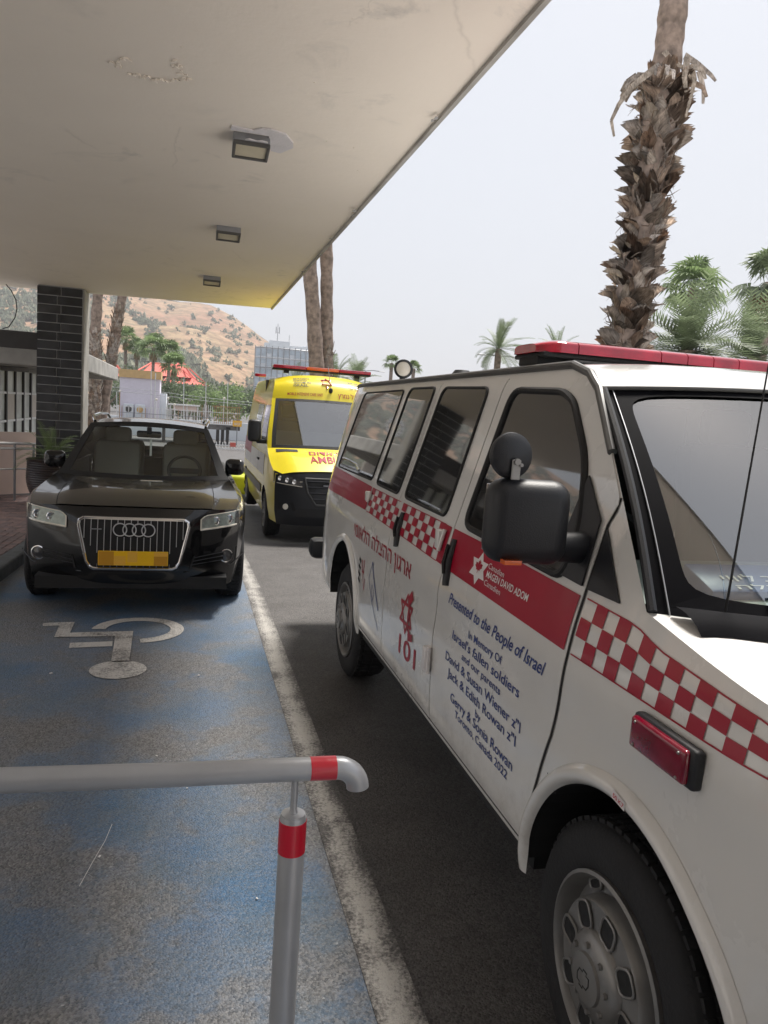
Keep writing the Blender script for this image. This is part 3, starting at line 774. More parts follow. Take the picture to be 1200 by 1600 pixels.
b = MB().grid(lambda u, v: hood(uw(u), v), 44, 20); b.build('hood', 'white', van, ang=50)
for u0 in (.085, .915):
    b = MB()
    for k in range(14):
        v0, v1 = .02+k/14*.90, .02+(k+1)/14*.90
        p, q = hood(u0, v0), hood(u0, v1); d = Vector((.0022, 0, 0)); up = Vector((0, 0, .0018))
        b.poly([p-d+up, p+d+up, q+d+up, q-d+up])
    b.build('hood_gap', 'dark', van, smooth=False)
# nose face with grille and lamps
b = MB().grid(coons(lambda u: (lerp(X0+.06, 2*VC-X0-.06, u), .74-.16*(1-abs(2*u-1)**3), .50), nose, lambda v: (SX(.74, .5) if v == 0 else SX(.74, lerp(.5, 1.105, v)), .74, lerp(.5, 1.105, v)), lambda v: (2*VC-SX(.74, lerp(.5, 1.105, v)), .74, lerp(.5, 1.105, v))), 24, 10)
b.build('nose', 'white', van)
g_ = MB().box((VC, .60, .86), (1.16, .05, .24), bev=.015); gr = g_.build('grille', 'plastic', van)
for k in range(4): MB().box((VC, .566, .78+k*.055), (1.08, .02, .014)).build('grille_bar', 'chrome', gr)
for x in (1.30, 2*VC-1.30):
    MB().box((x, .655, .88), (.24, .06, .17), Matrix.Rotation(.18 if x < VC else -.18, 4, 'Z') if False else None, bev=.02).build('headlight', 'lampglass', van)
MB().box((VC, .56, .56), (1.96, .20, .22), bev=.04).build('front_bumper', 'gutter', van)
# roof
def roofz(y, t): # t across 0..1
    k = 1-abs(2*t-1)**2.6
    edge = vtop(y)+.006
    return edge+k*interp(y, [YT-.12, YT+.05, YT+.35, 3, 6.1, 6.2], [.03, .032, .034, .036, .036, .02])
def roof(u, v):
    y = lerp(YT, 6.2, v**1.4); x0 = SX(y, vtop(y)); yo = -.10*(1-((2*u-1)**2)**1.3)*max(0, 1-(y-YT)/.5)
    return (lerp(x0, 2*VC-x0, u), y+yo, roofz(y, u))
MB().grid(lambda u, v: roof(uw(u), v), 30, 40).build('roof', 'white', van, ang=60)
b = MB(); pts = []
for y in [YB+.0+(YT-YB)*k/6 for k in range(0, 7)][4:]+[YT+.05, YT+.10, YT+.17, YT+.25, YT+.5]+[3+k*.3 for k in range(11)]+[6.12]:
    z = vtop(y); pts.append((SX(y, z)-.004, y, z+.004))
b.tube(pts, .0145, 10).build('roof_gutter', 'gutter', van)
MB().tube([(2*VC-p[0], p[1], p[2]) for p in pts], .0145, 8).build('roof_gutter', 'gutter', van)
# windscreen
wf = coons(wbase, wtop, lambda v: side_top(lerp(YB, YT, v), 0), lambda v: side_top(lerp(YB, YT, v), 1))
def ws(u, v, off=0):
    p = Vector(wf(u, v)); p.y -= .03*sin(pi*v)+off; p.z += off*.6; return p
MB().grid(lambda u, v: ws(lerp(.012, .988, u), lerp(.01, .985, v), -.004), 28, 12).build('windscreen', 'glass', van, ang=80)
b = MB()   # black printed border of the glass with rounded inner corners
def bord(w0, w1):
    U0, U1, V0, V1 = .042, .958, .075, .970
    n = 200; ou = []; inn = []
    for k in range(n):
        a = 2*pi*k/n; ca, sa = cos(a), sin(a); m_ = max(abs(ca), abs(sa))
        ou.append((.5+.5*ca/m_, .5+.5*sa/m_))
        e = 16; q = (abs(ca)**e+abs(sa)**e)**(-1/e)
        x_ = ca*q; y_ = sa*q
        inn.append(((U0+U1)/2+(U1-U0)/2*max(-1, min(1, x_*1.0)), (V0+V1)/2+(V1-V0)/2*max(-1, min(1, y_))))
    return ou, inn
ou, inn = bord(0, 0)
for k in range(len(ou)):
    k2 = (k+1) % len(ou)
    b.poly([ws(*ou[k], .001), ws(*ou[k2], .001), ws(*inn[k2], .001), ws(*inn[k], .001)])
b.build('glass_border', 'frit', van)
for u0 in (.004, .996):
    MB().tube([ws(u0, v/10, .006) for v in range(0, 11)], .012, 8).build('screen_gasket', 'plastic', van)
gk = MB().tube([ws(k/16, 1.0, .006)+Vector((0, 0, .004)) for k in range(17)], .007, 8); gk.build('screen_header_trim', 'gutter', van)
for u0 in (.020, .980): MB().tube([ws(u0, v/10, .004) for v in range(0, 11)], .0022, 6).build('screen_trim_line', 'greym', van)
b = MB()
def cowl(u, v):
    p = ws(u, 0.01, .004); q = hood(u, .84); t = v
    r_ = Vector(p)*(1-t)+q*t; r_.z += .020*sin(pi*t)**.6+.010*(1-t)+.002; return r_
b.grid(lambda u, v: cowl(lerp(.02, .98, u), v), 40, 6).build('cowl_panel', 'frit', van, ang=60)
for (a0_, a1_) in ((.12, .48), (.5, .86)):
    wp = MB(); P = [ws(lerp(a0_, a1_, k/8), .115+.01*sin(pi*k/8), .012) for k in range(9)]
    wp.tube(P, .006, 6); wp.tube([P[4]+Vector((0, -.012, .004)), ws(a1_-.02, .02, .04)], .007, 6)
    wp.build('wiper', 'dark', van)
# interior
it = MB().grid(lambda u, v: (lerp(X0+.16, 2*VC-X0-.16, u), lerp(YB-.24+.26*(2*u-1)**2, 2.35, v), 1.325+.01*v+.02*sin(pi*v)), 14, 6)
it.build('dashboard', 'dash', van)
it = MB(); it.box((VC, 2.36, 1.0), (1.7, .06, .62)); it.box((VC, 4.2, 1.0), (1.68, 3.7, .06)); it.box((VC, 3.9, 1.3), (1.6, .05, 1.3)); 
it.build('cabin_lining', 'cabin', van, smooth=False)
for x in (1.55, 2.54):
    st_ = MB().box((x, 2.85, 1.12), (.5, .5, .14), bev=.05).box((x, 3.10, 1.45), (.5, .14, .62), Matrix.Rotation(-.15, 4, 'X'), bev=.05).box((x, 3.16, 1.84), (.26, .10, .18), bev=.04)
    st_.build('front_seat', 'seatdark', van)
MB().box((1.42, 2.9, 1.55), (.26, .2, .42), bev=.06).build('red_bag', 'vred', van)
MB().lathe((1.55, 2.47, 1.36), (0, -.8, .6), [(.175, -.014), (.19, 0), (.175, .014), (.163, 0), (.175, -.014)], 30).build('steering_wheel', 'plastic', van)
sg = MB().box((1.61, 1.80, 1.375), (.40, .15, .05), Matrix.Rotation(.35, 4, 'X'), bev=.01); sgo = sg.build('dash_sign', 'bluesign', van); sgo['label'] = 'blue board with white lettering behind the windscreen'
lettering('יוויל בכר', lambda u, v: (1.48+u, 1.765+v*.94, 1.392+v*.34), .26, .035, 'wprint', sgo)
lettering('הלצה', lambda u, v: (1.50+u, 1.728+v*.94, 1.378+v*.34), .2, .024, 'wprint', sgo)
for (u0, v0, w9, h9) in ((.42, .62, .12, .10), (.50, .38, .10, .16), (.56, .72, .08, .14)):
    MB().grid(lambda u, v: ws(lerp(u0, u0+w9*.6, u), lerp(v0, v0+h9, v), -.012), 3, 3).build('screen_sticker', 'wprint', van)
# front door (proud panel) and the side-hinged doors, with dark gaps
def sA(z): return interp(z, [.505, .62, .8, .906, 1.08, 1.17, 1.36, 1.53, 1.60, 1.62, 1.80, 1.93, 1.97], [1.975, 1.955, 1.90, 1.862, 1.84, 1.84, 1.845, 1.838, 1.808, 1.822, 1.988, 2.12, 2.22])
def sB(z): return interp(z, [.505, .8, 1.1, 1.2, 1.35, 1.98], [2.915, 2.935, 2.93, 2.91, 2.93, 2.84])
def sC(z): return interp(z, [.505, 1.35, 1.98], [3.76, 3.79, 3.66])
def sD(z): return interp(z, [.505, .9, 1.35, 1.98], [4.36, 4.40, 4.40, 4.24])
def panel(nm, f0, f1, z0, z1, label=None):
    b = MB(); n = 24; m_ = 70
    o_ = .0045
    def fn(u, v):
        z = lerp(z0, z1, v); y = lerp(f0(z)+.004, f1(z)-.004, u)
        return (SX(y, z)-o_, y, z)
    b.grid(fn, n, m_)
    for ff, s_ in ((f0, .004), (f1, -.004)):
        b.grid(lambda u, v, ff=ff, s_=s_: (SX(ff(lerp(z0, z1, v))+s_, lerp(z0, z1, v))-o_+u*.006, ff(lerp(z0, z1, v))+s_, lerp(z0, z1, v)), 1, m_)
    b.grid(lambda u, v: (SX(lerp(f0(z0)+.004, f1(z0)-.004, u), z0)-o_+v*.006, lerp(f0(z0)+.004, f1(z0)-.004, u), z0), n, 1)
    o = b.build(nm, 'white', van, ang=45)
    if label: o['label'] = label
    return o
def gap(f, z0, z1, wd=.006):
    b = MB(); b.grid(lambda u, v: sp(f(lerp(z0, z1, v))+(u-.5)*wd, lerp(z0, z1, v), .0022), 1, 30); return b.build('door_gap', 'dark', van, smooth=False)
DO = .0045
door = panel('front_door', sA, sB, .515, 1.965, 'front door with red stripe, red and white emblem and blue memorial lettering')
sdoor = panel('side_door', sB, sC, .515, 1.965); sdoor2 = panel('side_door', sC, sD, .515, 1.965)
for f, wd in ((sA, .014), (sB, .008), (sC, .004), (sD, .004)): gap(f, .505, 1.61 if f is sA else 1.97, wd)
b = MB().grid(lambda u, v: sp(lerp(1.97, 4.38, u), .505+.014*v, .002), 20, 1); b.build('door_gap', 'dark', van, smooth=False)
# fender seam towards the arch
b = MB(); stroke(b, [(1.855, .80), (1.80, .765)], .003, lambda y, z: sp(y, z, .0035)); b.build('door_gap', 'dark', van, smooth=False)
# windows
def win(pts, parent, gask=.009, off=.0065, mat='tint', rad=.05, nm='window'):
    """pts (y,z) clockwise; rounded polygon pane with gasket"""
    P = []
    n = len(pts)
    for i in range(n):
        a, c, d = Vector(pts[i-1]), Vector(pts[i]), Vector(pts[(i+1) % n])
        r0 = min(rad, (a-c).length*.4, (d-c).length*.4); p0 = c+(a-c).normalized()*r0; p1 = c+(d-c).normalized()*r0
        for k in range(6):
            t = k/5; P.append(p0*(1-t)**2+c*2*t*(1-t)+p1*t*t)
    cen = sum(P, Vector((0, 0)))/len(P)
    b = MB(); R_ = 8
    rings = [[b.bm.verts.new(sp(*(cen+(p-cen)*(r_/R_)), off)) for p in P] for r_ in range(1, R_+1)]
    c0 = b.bm.verts.new(sp(cen.x, cen.y, off)); m_ = len(P)
    for k in range(m_): b.bm.faces.new((c0, rings[0][k], rings[0][(k+1) % m_]))
    for r_ in range(R_-1):
        for k in range(m_): b.bm.faces.new((rings[r_][k], rings[r_][(k+1) % m_], rings[r_+1][(k+1) % m_], rings[r_+1][k]))
    o = b.build(nm, mat, parent, ang=80)
    if gask:
        Q = [Vector(sp(p.x, p.y, off)) for p in P]; MB().tube(Q+[Q[0]], gask, 8, cap=False).build('window_seal', 'dark', o)
    return o
win([(2.73, 1.922), (2.82, 1.372), (1.975, 1.348), (1.96, 1.50), (2.045, 1.70), (2.225, 1.875), (2.32, 1.91)], door, .013, rad=.07, off=.008, mat='tint')
win([(3.584, 1.947), (3.714, 1.378), (3.06, 1.372), (2.99, 1.935)], sdoor, .007, off=.008)
win([(4.18, 1.953), (4.328, 1.385), (3.84, 1.379), (3.72, 1.95)], sdoor2, .007, off=.008)
w1 = win([(5.34, 1.94), (5.56, 1.388), (4.47, 1.39), (4.32, 1.946)], body, .006, off=.003)
w1['label'] = 'large rear quarter window'
# quarter glass triangle / black sail panel at the mirror
sail = MB().prism([sp(y, z, .008) for y, z in [(1.995, 1.655), (1.865, 1.540), (1.858, 1.352), (1.995, 1.357), (2.03, 1.485), (2.012, 1.58)]], (-.006, 0, 0)).build('mirror_sail', 'plastic', door)
sail2 = MB().prism([sp(y, z, .0035) for y, z in [(1.832, 1.348), (1.672, 1.350), (1.750, 1.435), (1.826, 1.520)]], (-.004, 0, 0)).build('fender_sail', 'plastic', van)
# mirror
mi = MB().box((.915, 1.90, 1.525), (.235, .115, .235), Matrix.Rotation(-.16, 4, 'Z'), bev=.052, seg=5)
mi.tube([(.97, 1.91, 1.455), (1.05, 1.915, 1.452), (1.10, 1.92, 1.45), (1.135, 1.93, 1.45)], [.045, .043, .046, .052], 14)
mo = mi.build('mirror', 'plastic', door, ang=50)
MB().box((.915, 1.957, 1.525), (.19, .006, .19), Matrix.Rotation(-.16, 4, 'Z'), bev=.002).build('mirror_glass', 'chrome', mo)
MB().box((.862, 1.855, 1.418), (.05, .03, .012)).build('amber_marker', 'orangelens', mo)
MB().lathe((.857, 1.90, 1.705), (.12, -1, .05), [(.0, -.02), (.060, -.018), (.064, -.006), (.062, .004), (.045, .016), (.0, .020)], 32).build('blind_spot_mirror', 'plastic', mo)
MB().box((.860, 1.872, 1.668), (.026, .006, .055), bev=.002, seg=1).cyl((.860, 1.862, 1.690), (.860, 1.876, 1.690), .009, n=10).cyl((.872, 1.862, 1.682), (.872, 1.876, 1.682), .005, n=8).build('mirror_bracket', 'steel', mo)
# door handles and hinges
for par, f, y0, z0, z1 in ((door, sB, 2.845, 1.118, 1.305), (sdoor, sC, 3.625, 1.135, 1.305)):
    h_ = MB().tube([sp(y0+.02, z1, .008), sp(y0+.012, (z0+z1)/2, .010), sp(y0-.012, z0, .008)], [.016, .024, .018], 12)
    o = h_.build('handle', 'plastic', par); MB().tube([sp(y0+.02, z1-.02, .034), sp(y0+.006, (z0+z1)/2, .038), sp(y0-.008, z0+.05, .032)], [.006, .008, .006], 8).build('handle_grip', 'dark', o)
for y, z, h in ((3.02, 1.28, .085), (4.39, 1.30, .06), (2.955, .77, .105)):
    MB().box(sp(y, z, .018), (.03, .05, h), bev=.006).cyl(sp(y-.03, z-h*.55, .02), sp(y-.03, z+h*.55, .02), .009, n=10).build('hinge', 'white' if z > 1 else 'wprint', sdoor)
# stripe: solid on door and rear quarter, checks on fender and side doors
def band(y0, y1, zb, zt, par, off, mat='red', n=10):
    b = MB().grid(lambda u, v: sp(lerp(y0, y1, u), lerp(zb(lerp(y0, y1, u)), zt(lerp(y0, y1, u)), v), off), n, 4); return b
ZT_ = lambda y: interp(y, [.9, 1.13, 1.48, 1.58, 1.84, 2.35, 3.1, 4.3, 5.7], [1.215, 1.262, 1.292, 1.318, 1.325, 1.338, 1.345, 1.352, 1.378])
ZB_ = lambda y: interp(y, [.9, 1.08, 1.85, 2.8, 2.9, 4.3, 5.7], [1.160, 1.168, 1.166, 1.178, 1.182, 1.212, 1.20])
s_ = band(1.856, 2.915, ZB_, ZT_, door, .0075).build('stripe', 'red', door); s_['label'] = 'solid red stripe across the front door'
s_ = band(4.42, 5.75, ZB_, ZT_, body, .003).build('stripe', 'red', body)
def checks(y0, y1, n, par, off, rows=3, ph=0):
    b = MB()
    for i in range(n):
        for j in range(rows):
            if (i+j+ph) % 2: continue
            ya, yb = lerp(y0, y1, i/n), lerp(y0, y1, (i+1)/n)
            b.grid(lambda u, v: sp(lerp(ya, yb, u), lerp(ZB_(lerp(ya, yb, u)), ZT_(lerp(ya, yb, u)), (j+v)/rows), off), 1, 2)
    for z_ in (ZB_, ZT_):
        b.grid(lambda u, v: sp(lerp(y0, y1, u), z_(lerp(y0, y1, u))+(v-.5)*.004, off), 16, 1)
    return b.build('checker_stripe', 'red', par)
checks(.98, 1.825, 15, van, .0028, ph=1); checks(3.74, 4.38, 8, sdoor2, .0075, rows=4); checks(3.02, 3.70, 9, sdoor, .0075, rows=4, ph=1)
band(2.95, 3.02, ZB_, ZT_, sdoor, .0075, n=2).build('stripe', 'red', sdoor)
b = MB()
for k in range(22):
    y = 4.5+k*.055
    for z in (1.30, 1.25): b.poly([sp(y, z, .005), sp(y+.02, z, .005), sp(y+.02, z+.012, .005), sp(y, z+.012, .005)])
tag(b.build('stripe_dot', 'vred', body, smooth=False), kind='stuff')
# lettering
def line(s, a, c, h, mat, par, off=.0064, bold=.010, shear=0, label=None):
    (y0, z0), (y1, z1) = a, c; L = abs(y1-y0); h = h*1.15
    def fn(u, v):
        t = u/L; y = lerp(y0, y1, t); z = lerp(z0, z1, t)+v; return sp(y, z, off)
    return lettering(s, fn, L, h, mat, par, bold=bold, shear=shear, label=label)
# memorial script line, written with slanted joined strokes
line('Presented to the People of Israel', (2.79, 1.060), (1.935, 1.057), .040, 'navy', door, shear=.38, bold=.012, label='slanted blue script line')
line('In Memory Of', (2.55, .986), (2.24, .989), .026, 'navy', door); line("Israel's fallen soldiers", (2.71, .935), (2.085, .934), .031, 'navy', door)
line('and our parents', (2.585, .892), (2.218, .891), .024, 'navy', door); line('David & Susan Wiener z"l', (2.755, .836), (2.045, .834), .032, 'navy', door)
line('Jack & Edith Rowan z"l', (2.718, .778), (2.07, .779), .032, 'navy', door); line('by', (2.41, .738), (2.36, .736), .024, 'navy', door)
line('Gerry & Sonia Rowan', (2.668, .695), (2.078, .692), .032, 'navy', door); line('Toronto, Canada 2022', (2.607, .652), (2.11, .648), .026, 'navy', door)
line('Canadian', (2.485, 1.268), (2.345, 1.264), .018, 'wprint', door, .0088, 0); line('MAGEN DAVID ADOM', (2.482, 1.236), (2.135, 1.234), .021, 'wprint', door, .0088, .018)
line('Canadien', (2.482, 1.208), (2.335, 1.204), .018, 'wprint', door, .0088, 0)
def star(cy, cz, ry, rz, par, mat, off, outline=0):
    b = MB()
    for s_ in (1, -1):
        T = [(cy+ry*cos(R(90+120*k))*1.0, cz+s_*rz*sin(R(90+120*k))) for k in range(3)]
        if outline: stroke(b, T+[T[0]], outline, lambda y, z: sp(y, z, off+(.0004 if s_ > 0 else 0)))
        else:
            n9 = 7; pt9 = lambda i, j: sp(T[0][0]+(T[1][0]-T[0][0])*i/n9+(T[2][0]-T[0][0])*j/n9, T[0][1]+(T[1][1]-T[0][1])*i/n9+(T[2][1]-T[0][1])*j/n9, off+(.0004 if s_ > 0 else 0))
            for i in range(n9):
                for j in range(n9-i):
                    b.poly([pt9(i, j), pt9(i+1, j), pt9(i, j+1)])
                    if i+j < n9-1: b.poly([pt9(i+1, j), pt9(i+1, j+1), pt9(i, j+1)])
    return b.build('star_emblem', mat, par, smooth=False)
star(2.565, 1.249, .085, .062, door, 'wprint', .0082)
ML = [(0, 1), (.12, .72), (.28, .82), (.22, .38), (.45, .62), (.52, .48), (.82, .55), (.70, .22), (.84, .12), (.42, -.18), (.46, -.36), (.05, -.30), (.04, -.72), (-.04, -.72), (-.05, -.30), (-.46, -.36), (-.42, -.18), (-.84, .12), (-.70, .22), (-.82, .55), (-.52, .48), (-.45, .62), (-.22, .38), (-.28, .82), (-.12, .72)]
MB().poly([sp(2.565+x*.040, 1.253+y*.030, 0.0098) for x, y in ML]).build('maple_leaf', 'red', door, smooth=False)
line('ימואלה הלצהה ןוגרא', (4.60, 1.028), (3.33, 1.030), .075, 'vred', sdoor2, .0066, .010, label='dark red Hebrew lettering along the side doors')
star(3.335, .860, .105, .092, sdoor, 'vred', .0075, .016)
b = MB(); stroke(b, [(3.30, .945), (3.29, .90), (3.295, .85), (3.285, .80), (3.25, .775)], .022, lambda y, z: sp(y, z, .0090)); stroke(b, [(3.27, .96), (3.30, .93)], .05, lambda y, z: sp(y, z, .0092)); stroke(b, [(3.22, .775), (3.27, .765)], .035, lambda y, z: sp(y, z, .0092)); b.build('phone_emblem', 'vred', sdoor, smooth=False)
line('101', (3.425, .648), (3.145, .648), .082, 'vred', sdoor, bold=.015)
b = MB(); stroke(b, [(4.06, .96), (3.98, .87), (3.86, .735)], .012, lambda y, z: sp(y, z, .0075)); stroke(b, [(4.06, .96), (4.10, .86), (4.02, .75), (3.84, .63)], .006, lambda y, z: sp(y, z, .0075)); stroke(b, [(4.02, .84), (3.97, .79), (4.0, .75), (4.03, .79), (4.02, .84)], .006, lambda y, z: sp(y, z, .0075)); b.build('blue_emblem', 'navy', sdoor2, smooth=False)
b = MB(); stroke(b, [(4.30, .92), (4.28, .86), (4.24, .86), (4.25, .93)], .012, lambda y, z: sp(y, z, .0075)); stroke(b, [(4.27, .87), (4.22, .76), (4.20, .83)], .008, lambda y, z: sp(y, z, .0075)); b.build('small_print', 'vred', sdoor2, smooth=False)
b = MB()
for z in (.80, .84, .88, .92): stroke(b, [(4.37, z), (4.33, z-.015)], .022, lambda y, z: sp(y, z, .0075))
b.build('small_print', 'dark', sdoor2, smooth=False)
# fender sticker
st_ = MB().grid(lambda u, v: (SX(1.47, .93)-.0255, 1.502-.055*u, .915+.022*v-.006*u), 2, 2).build('sticker', 'wprint', van, smooth=False)
lettering('50.K7', lambda u, v: (SX(1.47, .93)-.0262, 1.498-u, .919+v-.006*u/.055), .047, .011, 'tape', st_)
# red side lamp
lb = MB().box((SX(1.35, 1.105)-.010, 1.350, 1.108), (.03, .225, .088), bev=.01, seg=3).build('side_lamp_base', 'plastic', van)
MB().box((SX(1.35, 1.105)-.026, 1.354, 1.109), (.024, .200, .076), bev=.010, seg=4).build('side_lamp', 'lamplens', lb)
for y in (1.275, 1.433):
    for z in (1.082, 1.136): MB().ball((SX(1.35, 1.105)-.038, y, z), .0038, 8).build('screw', 'steel', lb)
# antenna
a0_ = hood(uw(.155), .70) if False else Vector((1.235, 1.46, 1.312))
an = MB().lathe(a0_, (0, 0, 1), [(.017, 0), (.017, .006), (.010, .020), (.006, .024), (.006, .05), (.004, .06)], 16).build('antenna_base', 'plastic', van)
MB().tube([a0_+Vector((0, 0, .05)), a0_+Vector((.035, .02, .40)), a0_+Vector((.085, .05, .85))], [.0032, .0025, .0016], 6).build('antenna_rod', 'dark', van)
# light bar
LBY = 2.78
bs = MB().box((2.045, LBY, 2.062), (1.52, .27, .020), bev=.008).build('light_bar_base', 'dark', van)
def lbar(x0, x1, cut0=0, cut1=0):
    b = MB()
    def f(u, v):
        a = v*pi; x = lerp(x0, x1, u); e = 1.0
        if cut0: e = sstep(-.15, .10, x-x0)
        if cut1: e = min(e, sstep(-.15, .10, x1-x))
        return (x, LBY-.150*e*abs(cos(a))**.55*(1 if cos(a) > 0 else -1), 2.070+.052*e*max(0, sin(a))**.35)
    b.grid(f, 10 if (cut0 or cut1) else 2, 18)
    for uu in (0, 1): b.poly([f(uu, k/18) for k in range(19)])
    return b
secs = [(1.268, 1.42, 1, 0), (1.424, 1.78, 0, 0), (1.784, 1.90, 0, 0), (1.904, 2.02, 0, 0), (2.024, 2.14, 0, 0), (2.144, 2.30, 0, 0), (2.304, 2.66, 0, 0), (2.664, 2.82, 0, 1)]
for s_ in secs: lbar(*s_).build('light_bar_lens', 'redlens', bs, ang=60)
MB().box((1.325, LBY, 2.036), (.10, .20, .035), bev=.004).prism([(1.235, LBY-.05, 2.012), (1.40, LBY-.05, 2.052), (1.40, LBY+.05, 2.052), (1.235, LBY+.05, 2.012)], (0, 0, .008)).build('light_bar_foot', 'dark', bs) if False else None
ft = MB(); ft.box((1.34, LBY, 2.040), (.11, .17, .03), bev=.004); ft.prism([(1.255, LBY-.06, 2.004), (1.42, LBY-.06, 2.050), (1.42, LBY+.05, 2.050), (1.255, LBY+.05, 2.004)], (0, 0, .008)); ft.build('light_bar_foot', 'dark', bs)
MB().box((2.75, LBY, 2.040), (.11, .17, .03), bev=.004).build('light_bar_foot', 'dark', bs)
MB().tube([(1.42, LBY-.12, 2.047), (2.7, LBY-.12, 2.047)], .006, 8).build('light_bar_tie', 'steel', bs)
# roof work lamp and puck
wl = MB().lathe((1.345, 4.80, 2.098), (-.15, -1, 0), [(0, -.05), (.045, -.045), (.060, -.01), (.062, .012), (.050, .018), (.046, .010)], 28).box((1.345, 4.81, 2.04), (.03, .03, .05)).build('work_lamp', 'plastic', van)
MB().lathe((1.345, 4.80, 2.098), (-.15, -1, 0), [(.048, .010), (.030, .016), (0, .018)], 24).build('lamp_lens', 'lampglass', wl)
MB().lathe((1.46, 4.0, 2.035), (0, 0, 1), [(.055, 0), (.055, .012), (.040, .032), (0, .036)], 24).build('roof_antenna_puck', 'plastic', van)
# rear bumper, tail lamps, filler box
MB().box((VC, 6.26, .63), (2.02, .20, .17), bev=.05).build('rear_bumper', 'plastic', van)
MB().box((X0+.16, 6.16, .70), (.10, .26, .12), bev=.03).build('bumper_corner', 'plastic', van)
for mx in (0, 1):
    b = MB().grid(lambda u, v: (lambda y, z: ((2*VC-SX(y, z)+.006) if mx else SX(y, z)-.006, y, z))(lerp(6.02, 6.2, u), lerp(1.28, 1.86, v)), 4, 10); b.build('tail_lamp', 'redlens', van)
for c, sx in (((1.085, 1.56, .385), -1), ((1.085, 4.91, .385), -1), ((2*VC-1.085, 1.56, .385), 1), ((2*VC-1.085, 4.91, .385), 1)):
    wheel(van, c, sx, .38, .245, 'van', .248)
b = MB()
for k in range(10): b.box((.98+.0, .90, .30+k*.0), (.01, .01, .01)) if False else None
b.box((1.30, 1.01, .36), (.36, .012, .30)); b.build('mud_flap', 'rubber', van)

# ------------------------------------------------------------------ black SUV
AC, AY = -.395, 6.30
car = thing('black_suv', 'black SUV with chrome barred grille and yellow plate parked on the blue bay', 'car', (AC, AY+2.2, 0))
def alf(t): return interp(t, [.28, .6, 1.1, 1.4, 4.63], [.0, .0, .0, 0, 0])
def aw(t, z):
    w_ = interp(z, [.2, .3, .45, .7, .84, .93, 1.02, 1.07, 1.50, 1.56], [.87, .905, .935, .945, .945, .93, .83, .785, .61, .55])
    if t < .95: w_ -= .215*(.95-t)**2*(1+.0*z)
    if t < 1.5: w_ -= .05*sstep(.84, 1.0, z)*sstep(1.5, .3, t)
    if t > 3.9: w_ -= .16*(t-3.9)**2
    return w_
def asx(sg):
    return lambda y, z: AC+sg*aw(y-AY, z)
a1f, e1 = arch(AY+.87, .36, .385, .24); a2f, e2 = arch(AY+3.68, .36, .385, .24)
def abot(y): return max(a1f(y), a2f(y))
def atop(y):
    t = y-AY
    if t < 1.50: return interp(t, [.28, .6, 1.0, 1.5], [.895, .945, .985, 1.03])
    if t < 2.30: return lerp(1.03, 1.50, (t-1.5)/.8)
    return interp(t, [2.30, 2.7, 4.1, 4.45, 4.6], [1.50, 1.535, 1.51, 1.2, 1.05])
b = MB()
side_sheet(b, asx(-1), AY+.28, AY+4.6, abot, atop, 60, 26, e1+e2+[AY+1.5, AY+2.3], mir=AC)
b.grid(lambda u, v: (AC+lerp(-1, 1, u)*aw(4.6, lerp(.3, 1.05, v)), AY+4.6, lerp(.3, 1.05, v)), 8, 8)
cb = b.build('body', 'black', car, ang=40)
def an_(z): return interp(z, [.22, .30, .40, .55, .75, .85, .92], [.10, .03, .0, .0, .02, .05, .09])
def afz(x): return .905-.012*(abs(x)/.85)**2
XM = aw(.28, .7)
def af_(x, z, off=0):
    k = (abs(x)/XM)**3.4; return (AC+x, AY+an_(z)*(1-k)+.28*k-off, z)
def afe(v, sg):
    z = lerp(.24, .895, v); return (AC+sg*aw(.28, z), AY+.28, z)
b = MB()
def fas(u, v):
    x = lerp(-1, 1, u); k = abs(x)**3.4; z = lerp(.24, lerp(.905, .895, x*x), v)
    return (AC+x*aw(.28, z), AY+an_(z)*(1-k)+.28*k, z)
b.grid(lambda u, v: fas(.5-.5*cos(pi*u), v), 40, 16); b.build('front_bumper', 'black', car, ang=60)
def awb(u): x = lerp(-1, 1, u); return (AC+x*aw(1.5, 1.03), AY+1.5-.24*(1-abs(x)**2.2), 1.03-.015*(1-x*x))
def awt(u): x = lerp(-1, 1, u); return (AC+x*aw(2.3, 1.50), AY+2.3-.12*(1-abs(x)**2.2), 1.50+.045*(1-x*x))
ah = coons(lambda u: fas(u, 1), awb, lambda v: (AC-aw(lerp(.28, 1.5, v), atop(AY+lerp(.28, 1.5, v))), AY+lerp(.28, 1.5, v), atop(AY+lerp(.28, 1.5, v))),
           lambda v: (AC+aw(lerp(.28, 1.5, v), atop(AY+lerp(.28, 1.5, v))), AY+lerp(.28, 1.5, v), atop(AY+lerp(.28, 1.5, v))))
def ahood(u, v, off=0):
    p = ah(u, v); e = min(u, 1-u)*2; p.z += .035*max(0, sin(pi*v))**.7*sstep(0, .5, e)+.012*sstep(.20, .30, e)+off; return p
MB().grid(lambda u, v: ahood(.5-.5*cos(pi*u), v), 40, 16).build('hood', 'black', car, ang=60)
MB().grid(lambda u, v: (lambda p: (p[0], p[1], p[2]))(
    (lerp(AC-aw(lerp(2.3, 4.2, v), atop(AY+lerp(2.3, 4.2, v))), AC+aw(lerp(2.3, 4.2, v), atop(AY+lerp(2.3, 4.2, v))), u), AY+lerp(2.3, 4.2, v)-.12*(1-abs(2*u-1)**2.2)*(1-v), atop(AY+lerp(2.3, 4.2, v))+.045*(1-(2*u-1)**2))), 20, 16).build('roof', 'black', car, ang=60)
aws = coons(awb, awt, lambda v: (AC-aw(lerp(1.5, 2.3, v), lerp(1.03, 1.5, v)), AY+lerp(1.5, 2.3, v), lerp(1.03, 1.5, v)), lambda v: (AC+aw(lerp(1.5, 2.3, v), lerp(1.03, 1.5, v)), AY+lerp(1.5, 2.3, v), lerp(1.03, 1.5, v)))
